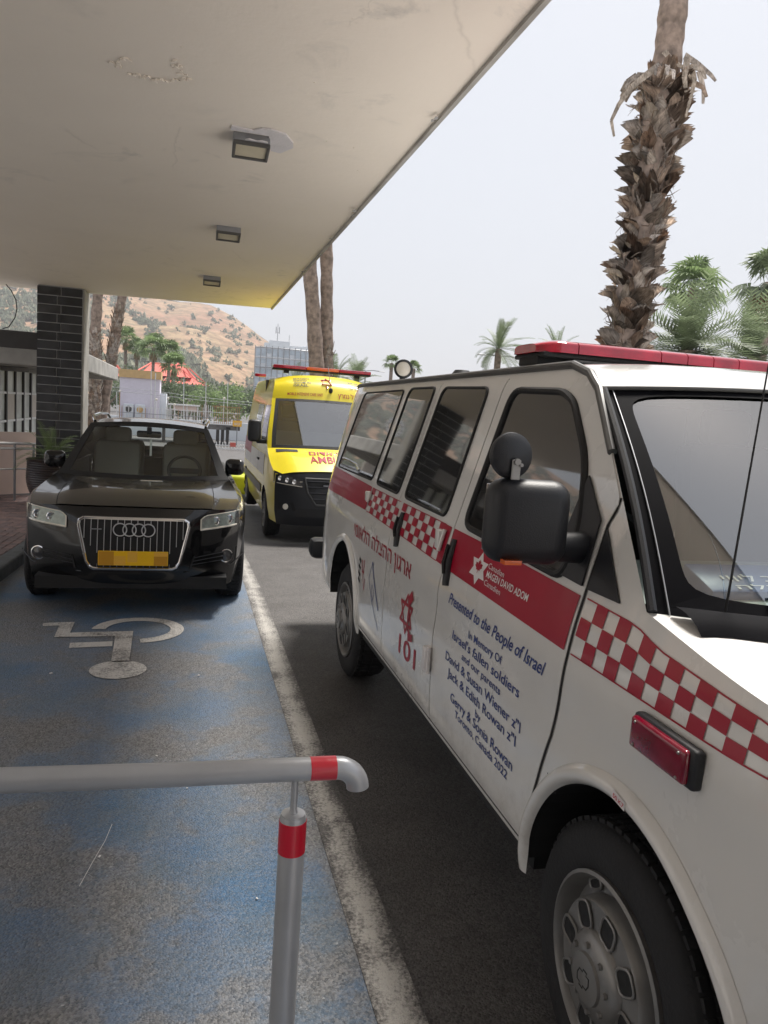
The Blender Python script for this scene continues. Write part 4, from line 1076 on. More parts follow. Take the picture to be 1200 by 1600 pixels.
def awsf(u, v, off=0): p = aws(u, v); p.y -= off; p.z += off*.7+.015*sin(pi*v); return p
MB().grid(lambda u, v: awsf(lerp(.03, .97, u), lerp(.02, .98, v)), 20, 10).build('windscreen', 'glassclear', car, ang=80)
b = MB()
for k in range(20):
    for v0, v1 in ((0, .07), (.90, 1.0)):
        b.poly([awsf(k/20, v0, .003), awsf((k+1)/20, v0, .003), awsf((k+1)/20, v1, .003), awsf(k/20, v1, .003)])
for k in range(12):
    for u0, u1 in ((0, .055), (.945, 1)):
        b.poly([awsf(u0, k/12, .004), awsf(u1, k/12, .004), awsf(u1, (k+1)/12, .004), awsf(u0, (k+1)/12, .004)])
b.build('screen_surround', 'dark', car)
# rear glass and tailgate so daylight shows through the cabin
b = MB()
b.grid(lambda u, v: (AC+lerp(-1, 1, u)*lerp(.60, .78, v), AY+lerp(4.2, 4.55, v), lerp(1.50, 1.05, v)), 8, 4, skip=lambda i, j: 1 <= i <= 6 and j < 3)
b.build('tailgate', 'black', car)
b = MB(); b.box((AC, AY+2.8, .62), (1.6, 2.9, .08)); b.box((AC-.86, AY+2.9, .80), (.03, 2.6, .42)); b.box((AC+.86, AY+2.9, .80), (.03, 2.6, .42)); b.box((AC, AY+4.2, .80), (1.6, .05, .45))
b.build('cabin_lining', 'cabin', car, smooth=False)
MB().grid(lambda u, v: (AC+lerp(-.78, .78, u), AY+lerp(1.50-.20*(1-(2*u-1)**2), 2.1, v), 1.0-.03*v+.035*sin(pi*v)), 12, 6).build('dashboard', 'cabin', car)
for x in (-.37, .37):
    MB().box((AC+x, AY+2.45, .80), (.50, .5, .14), bev=.05).box((AC+x, AY+2.72, 1.02), (.50, .15, .56), Matrix.Rotation(-.2, 4, 'X'), bev=.06).box((AC+x, AY+2.80, 1.37), (.28, .10, .18), bev=.045).build('front_seat', 'seat', car)
    MB().box((AC+x*1.1, AY+3.62, 1.0), (.56, .15, .56), bev=.06).box((AC+x*1.1, AY+3.66, 1.34), (.24, .09, .16), bev=.04).build('rear_seat', 'seat', car)
MB().lathe((AC+.37, AY+2.12, 1.05), (0, -.85, .5), [(.165, -.014), (.185, 0), (.165, .014), (.15, 0), (.165, -.014)], 28).box((AC+.37, AY+2.13, 1.045), (.30, .03, .06)).build('steering_wheel', 'plastic', car)
MB().box((AC, AY+2.0, 1.425), (.25, .03, .07), bev=.02).box((AC, AY+2.02, 1.47), (.05, .05, .06), bev=.01).build('rear_view_mirror', 'plastic', car)
MB().tube([(AC+.02, AY+2.0, 1.38), (AC+.02, AY+2.0, 1.20)], .012, 6).build('hanging_tassel', 'whitem', car)
# side glazing
for sg in (-1, 1):
    X = asx(sg)
    def swin(t0, t1, tt0, tt1):
        b = MB().grid(lambda u, v: (lambda z: (X(AY+lerp(lerp(t0, tt0, v), lerp(t1, tt1, v), u), z)+sg*.004, AY+lerp(lerp(t0, tt0, v), lerp(t1, tt1, v), u), z))(lerp(1.06, 1.475, v)), 8, 6)
        b.build('side_window', 'glassclear', car, ang=80)
    swin(1.66, 2.72, 2.33, 2.72); swin(2.80, 3.72, 2.80, 3.66); swin(3.80, 4.34, 3.76, 4.1)
    # roof rails
    MB().tube([(AC+sg*.585, AY+2.42, 1.52), (AC+sg*.615, AY+2.52, 1.573), (AC+sg*.62, AY+3.2, 1.590), (AC+sg*.61, AY+3.95, 1.575), (AC+sg*.59, AY+4.08, 1.53)], .016, 8).build('roof_rail', 'chrome', car)
    m_ = MB().box((AC+sg*.885, AY+1.80, 1.14), (.20, .13, .17), Matrix.Rotation(-sg*.18, 4, 'Z'), bev=.055, seg=4).tube([(AC+sg*.84, AY+1.83, 1.07), (AC+sg*.77, AY+1.86, 1.05)], [.03, .035], 8)
    mo_ = m_.build('mirror', 'black', car, ang=50)
    MB().box((AC+sg*.885, AY+1.868, 1.14), (.16, .008, .13), Matrix.Rotation(-sg*.18, 4, 'Z')).build('mirror_glass', 'chrome', mo_)
    # door cuts
    for t in (1.42, 2.76, 3.62):
        b = MB().grid(lambda u, v: (X(AY+t+(u-.5)*.006, lerp(.3, 1.03 if t > 1.5 else .99, v))+sg*.002, AY+t+(u-.5)*.006, lerp(.3, 1.03 if t > 1.5 else .99, v)), 1, 12); b.build('door_gap', 'dark', car, smooth=False)
    MB().grid(lambda u, v: (X(AY+lerp(1.4, 3.2, u), .40)+sg*.01, AY+lerp(1.4, 3.2, u), lerp(.24, .34, v)), 6, 2).build('sill_trim', 'plastic', car)
    # headlight: housing on the wrap of the fascia
    def hl(u, v, o=.004, sg=sg):
        x = lerp(.525, .850, u); zt_ = lerp(.855, .890, u); zb_ = lerp(.735, .762, u)
        if u < .12: zt_ = lerp(zt_-.03, zt_, u/.12)
        z = lerp(zb_, zt_, v); q = fas(.5+.5*sg*min(1, x/aw(.28, z)), (z-.24)/(.9-.24))
        t_ = q[1]-AY+max(0, x-.80)*.9
        return (AC+sg*x, AY+t_-o-.004, z+.001)
    H_ = MB().grid(lambda u, v: hl(u, v, .004), 14, 6).build('headlight', 'lampback', car)
    lamp = MB()
    for u, r in ((.36, .040), (.70, .044)):
        p = Vector(hl(u, .52, .006)); lamp.lathe(p, (0, -1, 0), [(r, 0), (r*.8, .006), (r*.55, .002), (0, .004)], 20)
    lamp.build('lamp_unit', 'chrome', H_)
    dr = MB(); dr.tube([hl(u/12, .06, .009) for u in range(0, 13)]+[hl(1, v/5, .009) for v in range(1, 6)], .009, 6); dr.tube([hl(u/12, .97, .008) for u in range(0, 13)], .005, 6); dr.tube([hl(0.0, v/5, .008) for v in range(0, 6)], .006, 6); dr.build('light_strip', 'lampglass', H_)
    MB().grid(lambda u, v: hl(u, v, .013), 10, 4).build('headlight_cover', 'glassclear', H_)
    # fog lamp and intake
    def fp(x, z, o=.006, sg=sg):
        q = fas(.5+.5*sg*x/aw(.28, z), (z-.24)/(.9-.24)); return Vector((q[0], q[1]-o, z))
    I_ = MB().poly([fp(.44, .41), fp(.83, .44), fp(.84, .575), fp(.47, .52)]); I_.build('air_intake', 'dark', car)
    fg = MB()
    for k in range(3): fg.tube([fp(.46+.01*k, .45+k*.03, .012), fp(.72, .475+k*.034, .014)], .004, 5)
    fg.build('intake_slat', 'plastic', car)
    c_ = fp(.745, .505, .01)
    F_ = MB().lathe(c_, (sg*.25, -1, 0), [(.056, -.01), (.058, .008), (.050, .010), (.046, .002)], 24).build('fog_lamp_ring', 'chrome', car)
    MB().lathe(c_, (sg*.25, -1, 0), [(.046, .0), (.03, .004), (.022, .010), (0, .012)], 20).build('fog_lamp', 'blackglass', F_)
    MB().tube([fp(.40, .385, .008), fp(.80, .42, .008), fp(.90, .50, .006)], .006, 6).build('bumper_trim', 'black', car)
gp_ = [(-.41, .822), (.41, .822), (.447, .800), (.452, .765), (.385, .475), (.355, .428), (.32, .415), (-.32, .415), (-.355, .428), (-.385, .475), (-.452, .765), (-.447, .800)]
def fq(x, z, o):
    x *= .945; q = fas(.5+.5*x/aw(.28, z), (z-.24)/.66); return Vector((q[0], q[1]-o, z))
b = MB()
for k in range(24):
    x0, x1 = lerp(-.44, .44, k/24), lerp(-.44, .44, (k+1)/24)
    zb0 = .42+max(0, (abs(x0)-.37))*4.5; zb1 = .42+max(0, (abs(x1)-.37))*4.5
    for j in range(6):
        b.poly([fq(x0, lerp(zb0, .818, j/6), .004), fq(x1, lerp(zb1, .818, j/6), .004), fq(x1, lerp(zb1, .818, (j+1)/6), .004), fq(x0, lerp(zb0, .818, (j+1)/6), .004)])
G_ = b.build('grille', 'dark', car)
P = [fq(x, z, .008) for x, z in gp_]; P = [P[i].lerp(P[(i+1) % len(P)], k/3) for i in range(len(P)) for k in range(3)]
fr = MB().tube(P+[P[0]], .013, 8, cap=False); 
for k in range(12): fr.poly([fq(lerp(-.41, .41, k/12), .810, .012), fq(lerp(-.41, .41, (k+1)/12), .810, .012), fq(lerp(-.41, .41, (k+1)/12), .830, .010), fq(lerp(-.41, .41, k/12), .830, .010)])
fr.build('grille_frame', 'chrome', G_)
for k in range(16):
    x = lerp(-.405, .405, k/15); zb_ = .545 if abs(x) < .30 else (.60 if abs(x) < .38 else .66)
    if abs(x) < .17: 
        for za, zc in ((.55, .675), (.775, .812)): MB().tube([fq(x, za, .012), fq(x, zc, .012)], .0030, 5).build('grille_bar', 'silverbar', G_)
    else: MB().tube([fq(x, zb_-.0, .012), fq(x, (zb_+.81)/2, .014), fq(x, .812, .012)], .0030, 5).build('grille_bar', 'silverbar', G_)
    if abs(x) < .36: MB().tube([fq(x, .425, .010), fq(x, .455, .010)], .003, 5).build('grille_bar', 'greym', G_)
for k in range(4):
    c_ = fq(-.1155+.077*k, .735, .022+.002*k); MB().lathe(c_, (0, -1, 0), [(.056, -.004), (.052, .003), (.046, -.002), (.050, -.005), (.056, -.004)], 28).build('ring_emblem', 'silverbar', G_)
MB().box(fq(-.31, .735, .016), (.085, .006, .008)).build('badge', 'greym', G_)
c_ = fq(0, .505, .018)
plo = MB().box(c_, (.54, .012, .118), bev=.003, seg=1).build('number_plate', 'yplate', car); plo['label'] = 'yellow number plate shown as plain blurred blocks'
for x0, x1, z0, z1, m_ in ((-.265, -.15, -.056, .056, 'yplate2'), (-.15, -.06, -.056, .02, 'yplate3'), (.16, .265, -.056, .02, 'yplate2'), (.16, .265, .02, .056, 'yplate3'), (-.045, .03, -.03, .056, 'yplate3')):
    MB().box(c_+Vector(((x0+x1)/2, -.0075, (z0+z1)/2)), (x1-x0, .002, z1-z0)).build('plate_block', m_, plo, smooth=False)
for u0 in (.13, .87):
    b = MB()
    for k in range(14):
        p, q = ahood(u0, k/14), ahood(u0, (k+1)/14); d = Vector((.0025, 0, 0)); e_ = Vector((0, 0, .002)); b.poly([p-d+e_, p+d+e_, q+d+e_, q-d+e_])
    b.build('hood_gap', 'dark', car, smooth=False)
MB().box((AC, AY+.25, .29), (1.5, .4, .10)).box((AC, AY+2.4, .34), (1.2, 3.9, .18)).box((AC, AY+1.3, .6), (1.1, .05, .5)).build('underside', 'dark', car)
for cy, yc in ((a1f, AY+.87), (a2f, AY+3.68)):
    b = MB(); r = .383
    P = [(yc+r*cos(pi*k/16), .36+r*sin(pi*k/16)) for k in range(17)]; P = [(P[0][0], .22)]+P+[(P[-1][0], .22)]
    for sg in (-1, 1):
        for (ya, za), (yb, zb) in zip(P, P[1:]):
            b.poly([(AC+sg*aw(ya-AY, za)*.998, ya, za), (AC+sg*aw(yb-AY, zb)*.998, yb, zb), (AC+sg*.5, yb, zb), (AC+sg*.5, ya, za)])
    b.build('wheel_well', 'dark', car, smooth=False)
for sg in (-1, 1):
    wheel(car, (AC+sg*.925, AY+.87, .36), sg, .36, .235, 'alloy'); wheel(car, (AC+sg*.925, AY+3.68, .36), sg, .36, .235, 'alloy')
    MB().box((AC+sg*.80, AY+.55, .29), (.20, .03, .12)).build('splash_guard', 'plastic', car)

# ------------------------------------------------------------------ yellow ambulance
BC, BY, BG = 2.15, 10.62, gz(11.2)-.01
amb = thing('yellow_ambulance', 'tall yellow ambulance with black bumper and long red roof light bar', 'ambulance', (BC, BY+2.5, BG))
def bw(t, z):
    w_ = interp(z, [.3, .5, .8, 1.2, 1.6, 2.2, 2.45, 2.58], [.95, .985, .995, .985, .955, .86, .80, .70])
    if t < 1.0: w_ -= .13*(1.0-t)**2
    if t > 5.2: w_ -= .2*(t-5.2)**2
    return w_
bf1, g1 = arch(BY+1.02, BG+.36, .42, BG+.32); bf2, g2 = arch(BY+4.7, BG+.36, .42, BG+.32)
def bbot(y): return max(bf1(y), bf2(y))
def btop(y):
    t = y-BY
    return BG+interp(t, [.22, .5, .95, 1.55, 1.75, 2.0, 5.4, 5.75], [1.02, 1.14, 1.36, 2.12, 2.32, 2.45, 2.48, 2.42])
bsx = lambda y, z: BC-bw(y-BY, z-BG)
b = MB(); side_sheet(b, bsx, BY+.22, BY+5.75, bbot, btop, 60, 28, g1+g2+[BY+.95, BY+1.55], mir=BC)
b.grid(lambda u, v: (BC+lerp(-1, 1, u)*bw(5.75, lerp(.35, 2.42, v)), BY+5.75, BG+lerp(.35, 2.42, v)), 6, 10)
ab = b.build('body', 'yellow', amb, ang=45)
def bn(z): return interp(z, [.3, .45, .7, 1.0, 1.06], [.08, .0, .0, .06, .10])
def bfas(u, v):
    x = lerp(-1, 1, u); k = abs(x)**4; z = lerp(.30, lerp(1.08, 1.02, x*x), v)
    return (BC+x*bw(.22, z), BY+bn(z)*(1-k)+.22*k, BG+z)
def bq(x, z, o=.006): q = bfas(.5+.5*x/bw(.22, z), (z-.3)/lerp(.78, .72, (x/.92)**2)); return Vector((q[0], q[1]-o, BG+z))
MB().grid(lambda u, v: bfas(.5-.5*cos(pi*u), v), 32, 14).build('front_bumper', 'plastic', amb, ang=60)
def bwb(u): x = lerp(-1, 1, u); return (BC+x*bw(.95, 1.36), BY+.95-.22*(1-abs(x)**2.4), BG+1.36+.03*(1-x*x))
def bwt(u): x = lerp(-1, 1, u); return (BC+x*bw(1.55, 2.12), BY+1.55-.15*(1-abs(x)**2.4), BG+2.12+.02*(1-x*x))
bh = coons(lambda u: bfas(u, 1), bwb, lambda v: (BC-bw(lerp(.22, .95, v), btop(BY+lerp(.22, .95, v))-BG), BY+lerp(.22, .95, v), btop(BY+lerp(.22, .95, v))),
           lambda v: (BC+bw(lerp(.22, .95, v), btop(BY+lerp(.22, .95, v))-BG), BY+lerp(.22, .95, v), btop(BY+lerp(.22, .95, v))))
def bhood(u, v, o=0):
    p = bh(u, v); e = min(u, 1-u)*2; p.z += .05*sin(pi*min(1, .15+v*.85))*sstep(0, .3, e)+o; return p
hdo = MB().grid(lambda u, v: bhood(.5-.5*cos(pi*u), v), 30, 12).build('hood', 'yellow', amb, ang=60)
bws = coons(bwb, bwt, lambda v: (BC-bw(lerp(.95, 1.55, v), lerp(1.36, 2.12, v)), BY+lerp(.95, 1.55, v), BG+lerp(1.36, 2.12, v)), lambda v: (BC+bw(lerp(.95, 1.55, v), lerp(1.36, 2.12, v)), BY+lerp(.95, 1.55, v), BG+lerp(1.36, 2.12, v)))
def bwsf(u, v, o=0): p = bws(u, v); p.y -= o+.02*sin(pi*v); return p
MB().grid(lambda u, v: bwsf(lerp(.04, .96, u), lerp(.02, .98, v)), 18, 8).build('windscreen', 'glass', amb, ang=80)
b = MB()
for k in range(20):
    for v0, v1 in ((0, .06), (.95, 1.0)): b.poly([bwsf(k/20, v0, .003), bwsf((k+1)/20, v0, .003), bwsf((k+1)/20, v1, .003), bwsf(k/20, v1, .003)])
for k in range(12):
    for u0, u1 in ((.028, .06), (.94, .972)): b.poly([bwsf(u0, k/12, .004), bwsf(u1, k/12, .004), bwsf(u1, (k+1)/12, .004), bwsf(u0, (k+1)/12, .004)])
b.build('screen_surround', 'dark', amb)
for u0, u1 in ((-.001, .03), (.97, 1.001)):
    b = MB()
    for k in range(12): b.poly([bwsf(u0, k/12, .005), bwsf(u1, k/12, .005), bwsf(u1, (k+1)/12, .005), bwsf(u0, (k+1)/12, .005)])
    b.build('screen_pillar', 'yellow', amb)
def bbr(u): x = lerp(-1, 1, u); return (BC+x*bw(2.0, 2.45), BY+2.0-.10*(1-abs(x)**2.4), BG+2.45+.09*(1-abs(x)**2.5))
bb = coons(bwt, bbr, lambda v: (BC-bw(lerp(1.55, 2, v), btop(BY+lerp(1.55, 2, v))-BG), BY+lerp(1.55, 2, v), btop(BY+lerp(1.55, 2, v))), lambda v: (BC+bw(lerp(1.55, 2, v), btop(BY+lerp(1.55, 2, v))-BG), BY+lerp(1.55, 2, v), btop(BY+lerp(1.55, 2, v))))
def brow(u, v, o=0): p = bb(u, v); p.y -= .05*sin(pi*min(1, v*1.05))+o; p.z += .02*sin(pi*min(1, v)); return p
bro = MB().grid(lambda u, v: brow(.5-.5*cos(pi*u), v), 28, 12).build('roof_cap', 'yellow', amb, ang=60)
MB().grid(lambda u, v: (BC+lerp(-1, 1, u)*bw(lerp(2.0, 5.75, v), 2.45), BY+lerp(2.0, 5.75, v)-.10*(1-abs(2*u-1)**2.4)*(1-v), BG+lerp(2.45, 2.42, v)+.09*(1-abs(2*u-1)**2.5)), 16, 10).build('roof', 'yellow', amb, ang=60)
b = MB(); b.box((BC, BY+1.9, BG+1.1), (1.8, .05, 1.0)); b.box((BC, BY+2.9, BG+1.5), (1.7, .05, 1.9)); b.build('cabin_lining', 'cabin', amb, smooth=False)
MB().grid(lambda u, v: (BC+lerp(-.86, .86, u), BY+lerp(.98-.2*(1-(2*u-1)**2), 1.6, v), BG+1.36-.02*v+.03*sin(pi*v)), 10, 4).build('dashboard', 'dash', amb)
for x in (-.5, .5):
    MB().box((BC+x, BY+2.2, BG+1.45), (.5, .14, .65), bev=.05).box((BC+x, BY+2.22, BG+1.93), (.27, .1, .22), bev=.04).build('front_seat', 'seatdark', amb)
MB().box((BC+.12, BY+1.42, BG+2.03), (.34, .05, .10), bev=.02).build('camera_pod', 'plastic', amb)
# grille, lamps
gg = MB()
GP = [(-.50, .99), (.50, .99), (.46, .80), (.34, .62), (-.34, .62), (-.46, .80)]
for k in range(12):
    x0, x1 = lerp(-.5, .5, k/12), lerp(-.5, .5, (k+1)/12)
    zb_ = lambda x: .62+max(0, abs(x)-.34)*1.9
    gg.poly([bq(x0, zb_(x0)), bq(x1, zb_(x1)), bq(x1, .995), bq(x0, .995)])
GG = gg.build('grille', 'dark', amb)
for z in (.70, .785, .87, .955):
    hw = interp(z, [.62, .80, 1], [.33, .45, .49]); MB().tube([bq(x*hw, z, .018) for x in (-1, -.6, -.2, .2, .6, 1)], .013, 6).build('grille_bar', 'plastic', GG)
P = [bq(x, z, .012) for x, z in GP]; MB().tube(P+[P[0]], .014, 8, cap=False).build('grille_frame', 'gutter', GG)
MB().box(bq(-.16, .90, .03), (.16, .01, .018)).build('badge', 'greym', GG)
for sg in (-1, 1):
    def bl(u, v, o=.008):
        x = lerp(.54, .93, u); zt_ = lerp(.945, 1.075, u); zb_ = lerp(.865, .90, u); z = lerp(zb_, zt_, v)
        q = bfas(.5+.5*sg*min(1, x/bw(.22, z)), min(1, (z-.3)/.735)); return Vector((BC+sg*x, q[1]-o+max(0, x-.86)*.8, BG+z))
    HH = MB().grid(lambda u, v: bl(u, v), 12, 5).build('headlight', 'blackglass', amb)
    lu = MB()
    for u in (.3, .55, .8): lu.lathe(bl(u, .5, .012), (0, -1, 0), [(.036, 0), (.028, .006), (0, .002)], 14)
    lu.build('lamp_unit', 'chrome', HH); MB().tube([bl(k/10, .05, .016) for k in range(11)]+[bl(0, .95, .016)], .006, 6).build('light_strip', 'lampglass', HH)
    MB().poly([bq(sg*x, z, .008) for x, z in ((.62, .52), (.86, .52), (.86, .62), (.66, .64))]).build('air_intake', 'dark', amb)
    MB().lathe(bq(sg*.76, .57, .012), (0, -1, 0), [(.044, -.005), (.036, .008), (0, .006)], 18).build('fog_lamp', 'lampglass', amb)
    # mirror
    m_ = MB().box((BC+sg*1.16, BY+1.18, BG+1.60), (.20, .14, .34), bev=.05, seg=3).box((BC+sg*1.02, BY+1.2, BG+1.44), (.22, .08, .07), bev=.03)
    m_.build('mirror', 'plastic', amb)
MB().grid(lambda u, v: bq(lerp(-.62, .62, u), lerp(.44, .56, v), .007), 8, 2).build('lower_intake', 'dark', amb)
MB().box(bq(.12, .40, .02), (.52, .012, .115), bev=.003, seg=1).build('number_plate', 'yplate', amb); MB().box(bq(-.125, .40, .028), (.035, .004, .11)).build('plate_band', 'bluesign', amb, smooth=False)
b = MB().grid(lambda u, v: bhood(lerp(.06, .22, u), lerp(.80, .93, v)-.03*u, .006), 6, 3); b.build('hood_vent', 'dark', amb)
# flank details: windows, stripe, rub strip
def bs(y, z, o=.005): return (bsx(BY+y, BG+z)-o, BY+y, BG+z)
def bpatch(y0, y1, z0, z1, m_, nm, o=.005, top=None):
    return MB().grid(lambda u, v: bs(lerp(y0, y1, u)+(top or 0)*v, lerp(z0, z1, v), o), 8, 6).build(nm, m_, amb)
bpatch(1.22, 1.98, 1.42, 2.02, 'tint', 'side_window', top=.16); bpatch(2.5, 3.5, 1.45, 2.02, 'tint', 'side_window')
bpatch(1.50, 5.7, .60, .74, 'gutter', 'rub_strip', .012); bpatch(1.2, 5.7, .92, 1.24, 'whitem', 'reflective_stripe', .004); bpatch(3.7, 5.7, 1.10, 1.36, 'red', 'red_stripe', .006)
for y in (1.10, 2.2, 3.7): bpatch(y, y+.012, .40, 2.1 if y > 2 else 1.3, 'dark', 'door_gap', .006)
MB().box(bs(2.05, 1.12, .02), (.03, .2, .04), bev=.01).build('handle', 'plastic', amb)
b = MB()
for yc in (BY+1.02, BY+4.7):
    P = [(yc+.418*cos(pi*k/16), BG+.36+.418*sin(pi*k/16)) for k in range(17)]; P = [(P[0][0], BG+.28)]+P+[(P[-1][0], BG+.28)]
    for sg in (-1, 1):
        for (ya, za), (yb, zb) in zip(P, P[1:]): b.poly([(BC+sg*bw(ya-BY, za-BG)*.998, ya, za), (BC+sg*bw(yb-BY, zb-BG)*.998, yb, zb), (BC+sg*.5, yb, zb), (BC+sg*.5, ya, za)])
b.box((BC, BY+3, BG+.4), (1.2, 5.2, .2)); b.build('underside', 'dark', amb, smooth=False)
for sg in (-1, 1):
    for yy in (1.02, 4.7): wheel(amb, (BC+sg*.975, BY+yy, BG+.35), sg, .35, .23, 'steel')
# roof light bar
lbm = MB().box((BC, BY+2.12, BG+2.615), (1.66, .20, .03), bev=.01).box((BC-.6, BY+2.12, BG+2.58), (.08, .1, .05)).box((BC+.6, BY+2.12, BG+2.58), (.08, .1, .05)).build('light_bar_base', 'dark', amb)
for x, w_, m_ in ((-.555, .55, 'redlens'), (0, .55, 'orangelens'), (.555, .55, 'redlens')):
    MB().box((BC+x, BY+2.12, BG+2.655), (w_, .22, .055), bev=.015).build('light_bar_lens', m_, lbm)
MB().box((BC-.78, BY+4.9, BG+2.60), (.22, .12, .06), bev=.01).build('rear_beacon', 'redlens', amb)
# lettering and star
def bt(s, u0, v0, wd, h, m_, sl=0, par=bro, fn=brow, o=.012):
    W2 = 2*.86
    lettering(s, lambda a, c: fn(u0+a/W2, v0+c/.36, o), wd, h, m_, par, bold=.01)
# u grows towards the viewer's right
bt('MAGEN', .18, .72, .26, .032, 'gutter'); bt('DAVID', .18, .60, .22, .032, 'gutter'); bt('ADOM IN', .18, .48, .28, .032, 'gutter'); bt('ISRAEL', .18, .36, .24, .032, 'gutter')
bt('דוד ןגמ', .72, .66, .22, .036, 'gutter'); bt('םודא', .76, .52, .15, .036, 'gutter'); bt('לארשיב', .72, .38, .22, .036, 'gutter')
bt('MOBILE INTENSIVE CARE UNIT', .13, .10, .56, .030, 'vred'); bt('ץרמנ לופיט', .60, .10, .42, .045, 'vred')
b = MB()
for s_ in (1, -1):
    T = [(.5+.055*cos(R(90+120*k)), .58+s_*.25*sin(R(90+120*k))) for k in range(3)]
    for k in range(3):
        p, q = Vector(brow(*T[k], .014)), Vector(brow(*T[(k+1) % 3], .014)); b.tube([p, q], .009, 5)
b.build('star_emblem', 'red', bro, smooth=False)
MB().tube([brow(.53, 1.0, .05)+Vector((0, 0, .18)), brow(.53, .5, .05)], .005, 5).ball(brow(.53, .28, .03), .035, 12, (1, .5, 1.3)).build('wash_camera', 'plastic', amb)
lettering('AMBULANCE', lambda a, c: bhood(.29+a/1.9, .28+c/.62, .010), 1.0, .17, 'red', hdo, bold=.012)
lettering('םודא דוד ןגמ', lambda a, c: bhood(.30+a/1.9, .62+c/.62, .010), .9, .12, 'vred', hdo, bold=.01)

# ------------------------------------------------------------------ palms
def polar(az, el, d): return Vector((d*sin(R(az)), d*cos(R(az)), 1.79+d*math.tan(R(el))))
GZ = gz(99)
# the big shaggy trunk beside the lane
bp_ = thing('shaggy_palm', 'tall palm with curling grey-brown leaf bases down its trunk behind the rescue van light bar', 'palm tree', (5.6, 9.3, GZ))
path = [(5.62, 9.3, GZ-.1), (5.66, 9.3, 1.5), (5.70, 9.3, 2.9), (5.75, 9.3, 3.72), (5.775, 9.3, 4.31), (5.82, 9.3, 4.89), (5.84, 9.3, 5.46), (5.86, 9.3, 5.95), (5.885, 9.3, 6.5), (5.89, 9.3, 7.36), (5.88, 9.3, 9.5), (5.86, 9.3, 10.6)]
def pth(z):
    return Vector([interp(z, [p[2] for p in path], [p[k] for p in path]) for k in (0, 1)]+[z])
b = MB(); Z = [GZ-.1+k*.09 for k in range(122)]
pts = [pth(z) for z in Z]; rr_ = [(.215 if z < 6.25 else .18)*(1+.05*sin(z*23)+.02*sin(z*61)) for z in Z]
rr_ = [r*(1 if z < 5.9 or z > 6.6 else lerp(1, 1, 0)) for r, z in zip(rr_, Z)]
b.tube(pts, rr_, 20).build('trunk', 'trunk', bp_, ang=60)
random.seed(21)
bootm = {}
for v in range(6):
    for m_ in ('boot1', 'boot2', 'boot3'):
        b = MB(); L = random.uniform(.26, .44); W_ = random.uniform(.06, .115); cu = random.uniform(.2, 1.15); tw = random.uniform(-1.1, 1.1); hook = random.uniform(-.5, 1.0)
        def bf(u, t, L=L, W_=W_, cu=cu, tw=tw, hook=hook):
            x = (u-.5)*2; wd = W_*(1-t**2.2*.62)*(1+.30*sin(t*3)); t = t*(1-.16*abs(sin(x*4+tw*5))); y = t*L*(.9-.25*t*cu)
            z = .03+.17*t**1.8*cu-.035*x*x*(1-t)+hook*.10*max(0, t-.7)**2*8*.1
            a = tw*t*1.6; xx = x*wd; return (xx*cos(a)+t*t*.10*tw, y-xx*sin(a)*.4, z+xx*sin(a)+.012*sin(9*t+6*u))
        b.grid(bf, 6, 7)
        for f in list(b.bm.faces): pass
        bmesh.ops.solidify(b.bm, geom=list(b.bm.faces), thickness=.009)
        o = b.build('leaf_base', m_, None, ang=50); bootm[(v, m_)] = o.data; bpy.data.objects.remove(o)
k = 0; z = 1.9
while z < 6.36:
    a = k*2.39996+random.uniform(-.25, .25); c = pth(z)-Vector(bp_.location)
    m_ = random.choices(('boot1', 'boot2', 'boot3'), (5, 3, 2) if z < 4.6 else (3, 5, 1))[0]
    o = bpy.data.objects.new('leaf_base', bootm[(random.randrange(6), m_)]); COL.objects.link(o); o.parent = bp_
    out = Vector((cos(a), sin(a), 0)); sw_ = random.choice((-1, 1))*random.uniform(.2, 1.5); up = Vector((-sin(a)*sw_, cos(a)*sw_, 1)).normalized()
    lean = random.uniform(-.05, .30) if random.random() < .82 else random.uniform(.4, 1.0)
    yv = (up+out*lean).normalized(); zv = (out-yv*out.dot(yv)).normalized(); xv = yv.cross(zv)
    r_ = .175
    mt = Matrix((xv, yv, zv)).transposed().to_4x4(); mt.translation = c+out*r_
    s_ = random.uniform(.8, 1.25); o.matrix_local = mt @ Matrix.Diagonal((s_, s_, s_, 1)); k += 1; z += .0151
b = MB()
for q in range(420):
    z = random.uniform(1.9, 6.4); a = random.random()*6.28; c = pth(z); o_ = Vector((cos(a), sin(a), 0)); tn = Vector((-sin(a), cos(a), 0))*random.uniform(-1, 1)
    p0 = c+o_*.20; p1 = p0+o_*random.uniform(.03, .10)+tn*random.uniform(.05, .2)+Vector((0, 0, random.uniform(-.05, .22))); p2 = p1+o_*random.uniform(-.02, .09)+tn*.08+Vector((0, 0, random.uniform(-.16, .10)))
    b.mi = random.randrange(3); b.tube([p0, p1, p2], [.010, .007, .002], 4)
tag(b.build('loose_fibre', ['boot1', 'boot2', 'boot3'], bp_, smooth=False), kind='stuff')
